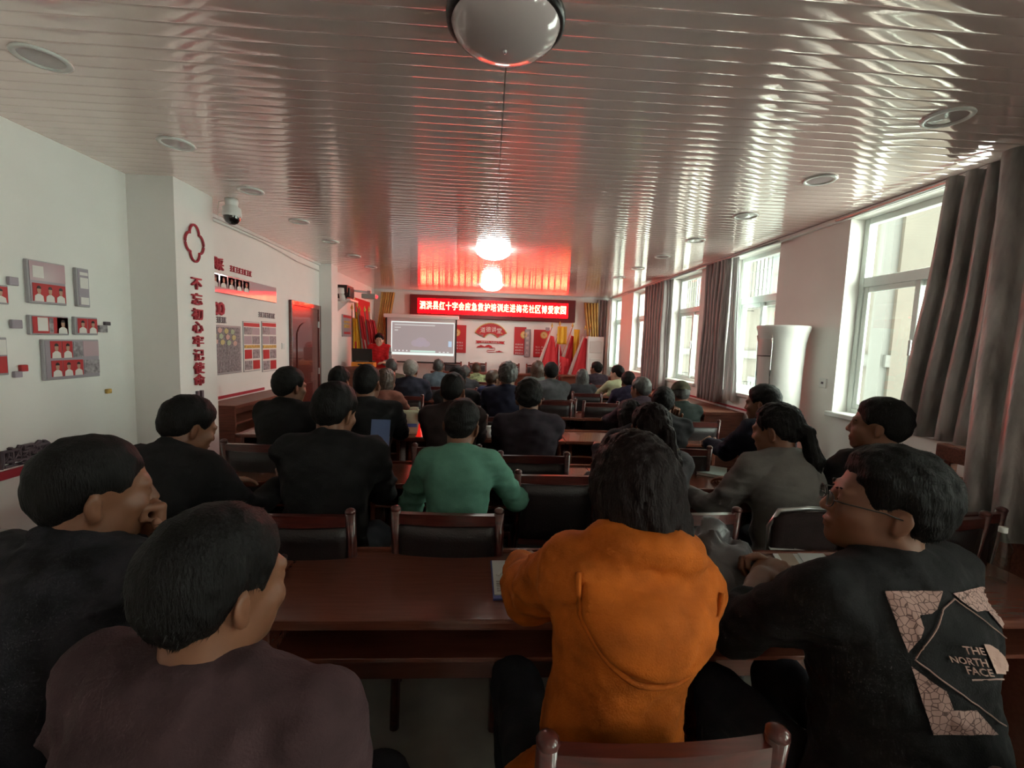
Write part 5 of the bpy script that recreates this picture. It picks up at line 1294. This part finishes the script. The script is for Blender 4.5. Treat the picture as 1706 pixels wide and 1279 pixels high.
def patch(name, poly, m, step=7.0, off=.004):
    us, vs_ = [p[0] for p in poly], [p[1] for p in poly]; V, Q = {}, []
    bm = bmesh.new()
    # clip a fine grid to the outline
    u0, u1, v0, v1 = min(us), max(us), min(vs_), max(vs_)
    f = bm.faces.new([bm.verts.new((p[0], p[1], 0)) for p in poly])
    g = u0 + step
    while g < u1: bmesh.ops.bisect_plane(bm, geom=bm.verts[:] + bm.edges[:] + bm.faces[:], plane_co=(g, 0, 0), plane_no=(1, 0, 0)); g += step
    g = v0 + step
    while g < v1: bmesh.ops.bisect_plane(bm, geom=bm.verts[:] + bm.edges[:] + bm.faces[:], plane_co=(0, g, 0), plane_no=(0, 1, 0)); g += step
    bmesh.ops.triangulate(bm, faces=bm.faces[:])
    bad = []
    for v in bm.verts:
        p = stick(*zp(v.co.x, v.co.y), off)
        if p is None or (p - Vector((q['loc'][0], q['loc'][1], 1.1))).length > .6: bad.append(v)
        else: v.co = bmw @ p
    bmesh.ops.delete(bm, geom=bad, context='VERTS')
    me = bpy.data.meshes.new(name); bm.to_mesh(me); bm.free(); me.materials.append(m)
    o = bpy.data.objects.new(name, me); COL.objects.link(o); o.parent = q['body']; return o
for poly in ([(278, 553), (515, 556), (492, 632), (470, 648), (420, 655), (437, 705), (425, 745), (372, 805)], [(555, 566), (682, 535), (742, 650), (795, 750), (735, 680), (697, 634), (655, 640), (610, 610)],
             [(385, 858), (450, 905), (530, 960), (558, 1036), (650, 1040), (738, 1140), (475, 1138)]):
    patch('printed_panel', poly, pm)
inkm = mat('print_line', (.33, .20, .17), .8)
def ink(pts, w=.0016):
    P = []
    for i in range(len(pts) - 1):
        for t in np.linspace(0, 1, 14): P.append(stick(*zp(pts[i][0] + (pts[i + 1][0] - pts[i][0]) * t, pts[i][1] + (pts[i + 1][1] - pts[i][1]) * t), .004))
    P = [bmw @ p for p in P if p is not None and (p - Vector((q['loc'][0], q['loc'][1], 1.1))).length < .6]
    if len(P) > 2: MB().tube([P[0]] + [p for a_, p in zip(P, P[1:]) if (p - a_).length > .001], w, 5).build('printed_line', inkm, q['body'])
ink([(560, 585), (515, 630), (497, 690), (470, 735), (400, 832), (770, 1105)]); ink([(560, 585), (690, 680), (795, 765)], .0012)
def print_text(s_, c_, ux, uy, wd, ht):
    me = text_mesh(s_, 1, 0.0); co = np.array([v.co[:] for v in me.vertices]); lo, hi = co.min(0), co.max(0)
    bm = bmesh.new(); bm.from_mesh(me)
    bmesh.ops.subdivide_edges(bm, edges=[e for e in bm.edges if e.calc_length() > .25], cuts=2)
    for v in bm.verts:
        a_, b_ = (v.co.x - (lo[0] + hi[0]) / 2) / (hi[0] - lo[0]) * wd, (v.co.y - (lo[1] + hi[1]) / 2) / (hi[1] - lo[1]) * ht
        p = stick(*zp(c_[0] + ux[0] * a_ + uy[0] * b_, c_[1] + ux[1] * a_ + uy[1] * b_), .0045)
        if p is not None: v.co = bmw @ p
    me2 = bpy.data.meshes.new('printed_lettering'); bm.to_mesh(me2); bm.free(); me2.materials.append(mat('print_pink', (.45, .27, .23), .8))
    o = bpy.data.objects.new('printed_lettering', me2); COL.objects.link(o); o.parent = q['body']; md = o.modifiers.new('w', 'SOLIDIFY'); md.thickness = .0015
UX, UY = (.985, .12), (-.40, -.92)
print_text('THE', (640, 795), UX, UY, 84, 34); print_text('NORTH', (618, 838), UX, UY, 150, 34); print_text('FACE', (663, 880), UX, UY, 108, 34)
patch('printed_logo', [(676, 766), (700, 770), (735, 790), (762, 820), (778, 855), (785, 888), (728, 892)], mat('print_pink', (.45, .27, .23), .8), 10, .005)
patch('printed_line', [(628, 908), (770, 908), (772, 914), (630, 916)], inkm, 10, .005)

# ------------------------------------------------------------------ things on the tables
def sheet(u, v, w_, h_, rz, label, m=PAPER, t=.004, name='leaflet', cat='paper', group='leaflets on the tables', z=TZ):
    p = on_z(u, v, z + .002)
    r = MB().b2((-w_ / 2, -h_ / 2, 0), (w_ / 2, h_ / 2, t)).build(name, m, None, loc=p); r.rotation_euler = (0, 0, rz)
    return tag(r, label, cat, group)
sheet(952, 686, .14, .10, -.4, 'white leaflet on the fourth table row near the violet jacket'); sheet(968, 664, .16, .12, 0, 'white leaflet between the two empty chairs')
sheet(815, 700, .22, .08, 0, 'white sheets in front of the padded jacket, left side'); sheet(824, 684, .1, .06, 0, 'small white sheet on the fourth row beside the grey sleeve')
r = empty('notebook', on_z(1186, 787, TZ + .001), -.55, 'pale green notebook with white pages left of the light grey sweater', 'notebook')
MB().b2((-.09, -.12, 0), (.09, .12, .004)).build('cover', mat('cover_green', (.35, .45, .42), .5), r); MB().b2((-.086, -.116, .004), (.086, .116, .016)).build('pages', PAPER, r); MB().b2((-.09, -.12, .016), (.09, .12, .020)).build('cover', mat('cover_green', (.35, .45, .42), .5), r)
tag(MB().tube([on_z(1192, 812, TZ + .006), on_z(1210, 823, TZ + .006)], .005).build('pen', BLACKP), 'black pen lying on the second table by the patterned sweater', 'pen')
r = empty('booklet', on_z(858, 965, TZ + .001), .03, 'white printed booklet under the left sleeve of the orange coat', 'booklet')
MB().b2((-.085, -.13, 0), (.085, .13, .006)).build('cover', mat('booklet_blue', (.10, .12, .35), .4), r); MB().b2((-.08, -.11, .006), (.085, .125, .009)).build('page', PAPER, r)
m = MB()
for k in range(6): m.b2((-.07, -.03 - k * .012, .009), (.02 - .01 * (k % 3), -.026 - k * .012, .0098))
m.build('printed_text', PRINTG, r); r.children[-1]['kind'] = 'stuff'
MB().box((-.03, .07, .012), (.012, .14, .003), Matrix.Rotation(-.5, 3, 'Z')).build('clear_ruler', WHITE, r)
r = empty('booklet', on_z(1340, 941, TZ + .001), -.35, 'white open booklet beyond the clasped hands', 'booklet')
MB().b2((-.10, -.14, 0), (.0, .14, .005)).build('page', PAPER, r); MB().b2((.002, -.14, 0), (.11, .14, .007)).build('page', PAPER, r); MB().b2((-.08, -.05, .005), (-.02, .1, .006)).build('printed_photo', mat('print_beige', (.45, .35, .28), .6), r)
sheet(1250, 938, .16, .12, .2, 'white sheet beside the crinkled grey jacket on the nearest table')
F = Field(np.array([-.3, -.3, -.03]), np.array([.3, .3, .36]), .0075)
gp = on_z(1204, 975, TZ)
F.ell((0, 0, .05), (.10, .15, .09), None, .05); F.cone((-.03, .06, .08), (-.035, .03, .20), .090, .040, .04); F.cone((.03, .05, .06), (.045, -.02, .13), .06, .04, .04); F.cone((.03, -.10, .03), (.09, -.02, .04), .04, .03, .03)
X, Y, Z = F.ax[0][:, None, None], F.ax[1][None, :, None], F.ax[2][None, None, :]
F.D += (.017 * np.abs(np.sin(X * 34 + Y * 19 + Z * 11 + 1.5 * np.sin(Y * 22))) + .013 * np.abs(np.sin(Y * 38 - Z * 34 + X * 16))).astype(np.float32) - .018
F.D = np.maximum(F.D, -Z + .002 + 0 * X + 0 * Y)
V, Q = F.mesh()
g = obj_from('crinkled_jacket', V, Q, mat('grey_nylon', (.13, .125, .13), .28, bump=.4, bscale=30)); g.location = gp
tag(g, 'crinkled shiny grey jacket heaped on the nearest table between two people', 'jacket')
r = empty('tote_bag', on_z(690, 672, TZ), .1, 'cream tote bag with a blue band standing on the third table', 'bag')
r.location = on_y(690, 678, 4.05); r.location.z = TZ
m = MB()
def bag(u, v):
    a_ = 2 * PI * u; w_ = .085 + .035 * v; sgn = lambda t: (abs(t) ** .5) * (1 if t > 0 else -1)
    return (w_ * sgn(math.cos(a_)), .05 * (1 - .4 * v) * sgn(math.sin(a_)) + .006 * math.sin(3 * a_ + 4 * v), .005 + .21 * v + .008 * math.sin(2 * a_) * v)
m.grid(bag, 28, 10); bmesh.ops.remove_doubles(m.bm, verts=m.bm.verts[:], dist=.0005)
thick(m.build('body', mat('cream_canvas', (.62, .58, .42), .8, bump=.2), r, True), .004)
MB().b2((-.085, -.045, .002), (.085, .045, .006)).build('base', mat('tan_base', (.42, .30, .20), .8), r)
MB().b2((-.06, -.056, .07), (.03, -.050, .10)).build('blue_band', mat('band_blue', (.08, .14, .42), .6), r)
MB().b2((.035, -.052, .09), (.075, -.047, .20)).build('side_print', mat('print_mint', (.45, .62, .55), .6), r)
for s_ in (-1, 1): MB().tube([(-.04, s_ * .028, .20), (-.035, s_ * .03, .235), (.035, s_ * .03, .235), (.04, s_ * .028, .20)], .005, 6).build('handle', mat('cream_canvas', (.62, .58, .42), .8), r, True)
p = on_y(698, 727, 3.55); 
r = empty('red_cone', on_y(699, 727, 3.9), 0, 'small glossy red cone standing on the third table by the black sweatshirt', 'cone'); r.location.z = TZ
MB().lathe((0, 0, 0), [(0, 0), (.035, 0), (.034, .012), (.026, .02), (.010, .10), (.006, .125), (0, .128)], 20).build('body', mat('glowing_red', (.75, .02, .015), .2, emit=(1, .02, .01), estr=.35), r, True)  # red brightness is partly a glow put into the material; cone is no lamp
MB().lathe((0, 0, 0), [(.036, .0), (.044, .0), (.044, .006), (.034, .008)], 20).build('base_ring', BLACKP, r)
r = empty('paper_cup', on_z(816, 731, TZ), 0, 'white paper cup with lid right of the pale green shirt', 'cup'); r.location = on_y(816, 722, 3.95); r.location.z = TZ
MB().lathe((0, 0, 0), [(0, 0), (.026, 0), (.036, .095), (.033, .095), (.024, .004)], 20).build('body', PAPER, r, True); MB().lathe((0, 0, 0), [(.038, .093), (.039, .10), (.034, .106), (0, .106)], 20).build('lid', WHITE, r, True)
q = PEOPLE['F']; hp = Vector(q['arms']['R'][2])
r = empty('leaflet', hp + Vector((-.02, .06, .05)), .0, 'blue folded leaflet held up by the person in black tracksuit top', 'paper')
MB().box((.0, .04, .05), (.11, .002, .17), Matrix.Rotation(-.25, 3, 'X')).build('cover', mat('leaflet_blue', (.13, .20, .42), .4), r)
MB().box((.0, .034, .0), (.11, .002, .075), Matrix.Rotation(-.25, 3, 'X')).build('lower_print', mat('leaflet_pale', (.30, .24, .30), .5), r)
q = PEOPLE['E']; hp = Vector(q['arms']['R'][2])
tag(MB().box((0, 0, 0), (.15, .21, .003), Matrix.Rotation(.6, 3, 'X') @ Matrix.Rotation(.3, 3, 'Y')).build('leaflet', PAPER, None, loc=hp + Vector((.06, .10, .04))), 'white leaflet held by the person bending low at the left', 'paper')
p = on_y(1695, 905, 1.5)
r = empty('water_bottle', (p.x, 1.55, TZ), 0, 'clear plastic water bottle at the right end of the nearest table', 'bottle')
MB().lathe((0, 0, 0), [(0, 0), (.03, 0), (.032, .01), (.030, .05), (.032, .07), (.030, .09), (.032, .14), (.012, .185), (.012, .20)], 20).build('body', GLASS, r, True); MB().lathe((0, 0, 0), [(.0135, .195), (.0135, .215), (0, .215)], 14).build('cap', WHITE, r, True)
p = on_y(14, 905, 1.0)
r = empty('black_bag', (p.x, 1.0, 0), 0, 'black shoulder bag hung at the left picture edge', 'bag')
r.location = (p.x - .08, 1.32, TZ)
MB().b2((-.14, -.06, 0), (.14, .06, .16), .03, 3).build('body', LEATHER, r, True); MB().tube([(-.1, 0, .15), (-.08, 0, .2), (.08, 0, .2), (.1, 0, .15)], .01).build('handle', LEATHER, r, True); MB().b2((-.13, -.068, .07), (.13, -.058, .15), .01).build('flap', LEATHER, r)
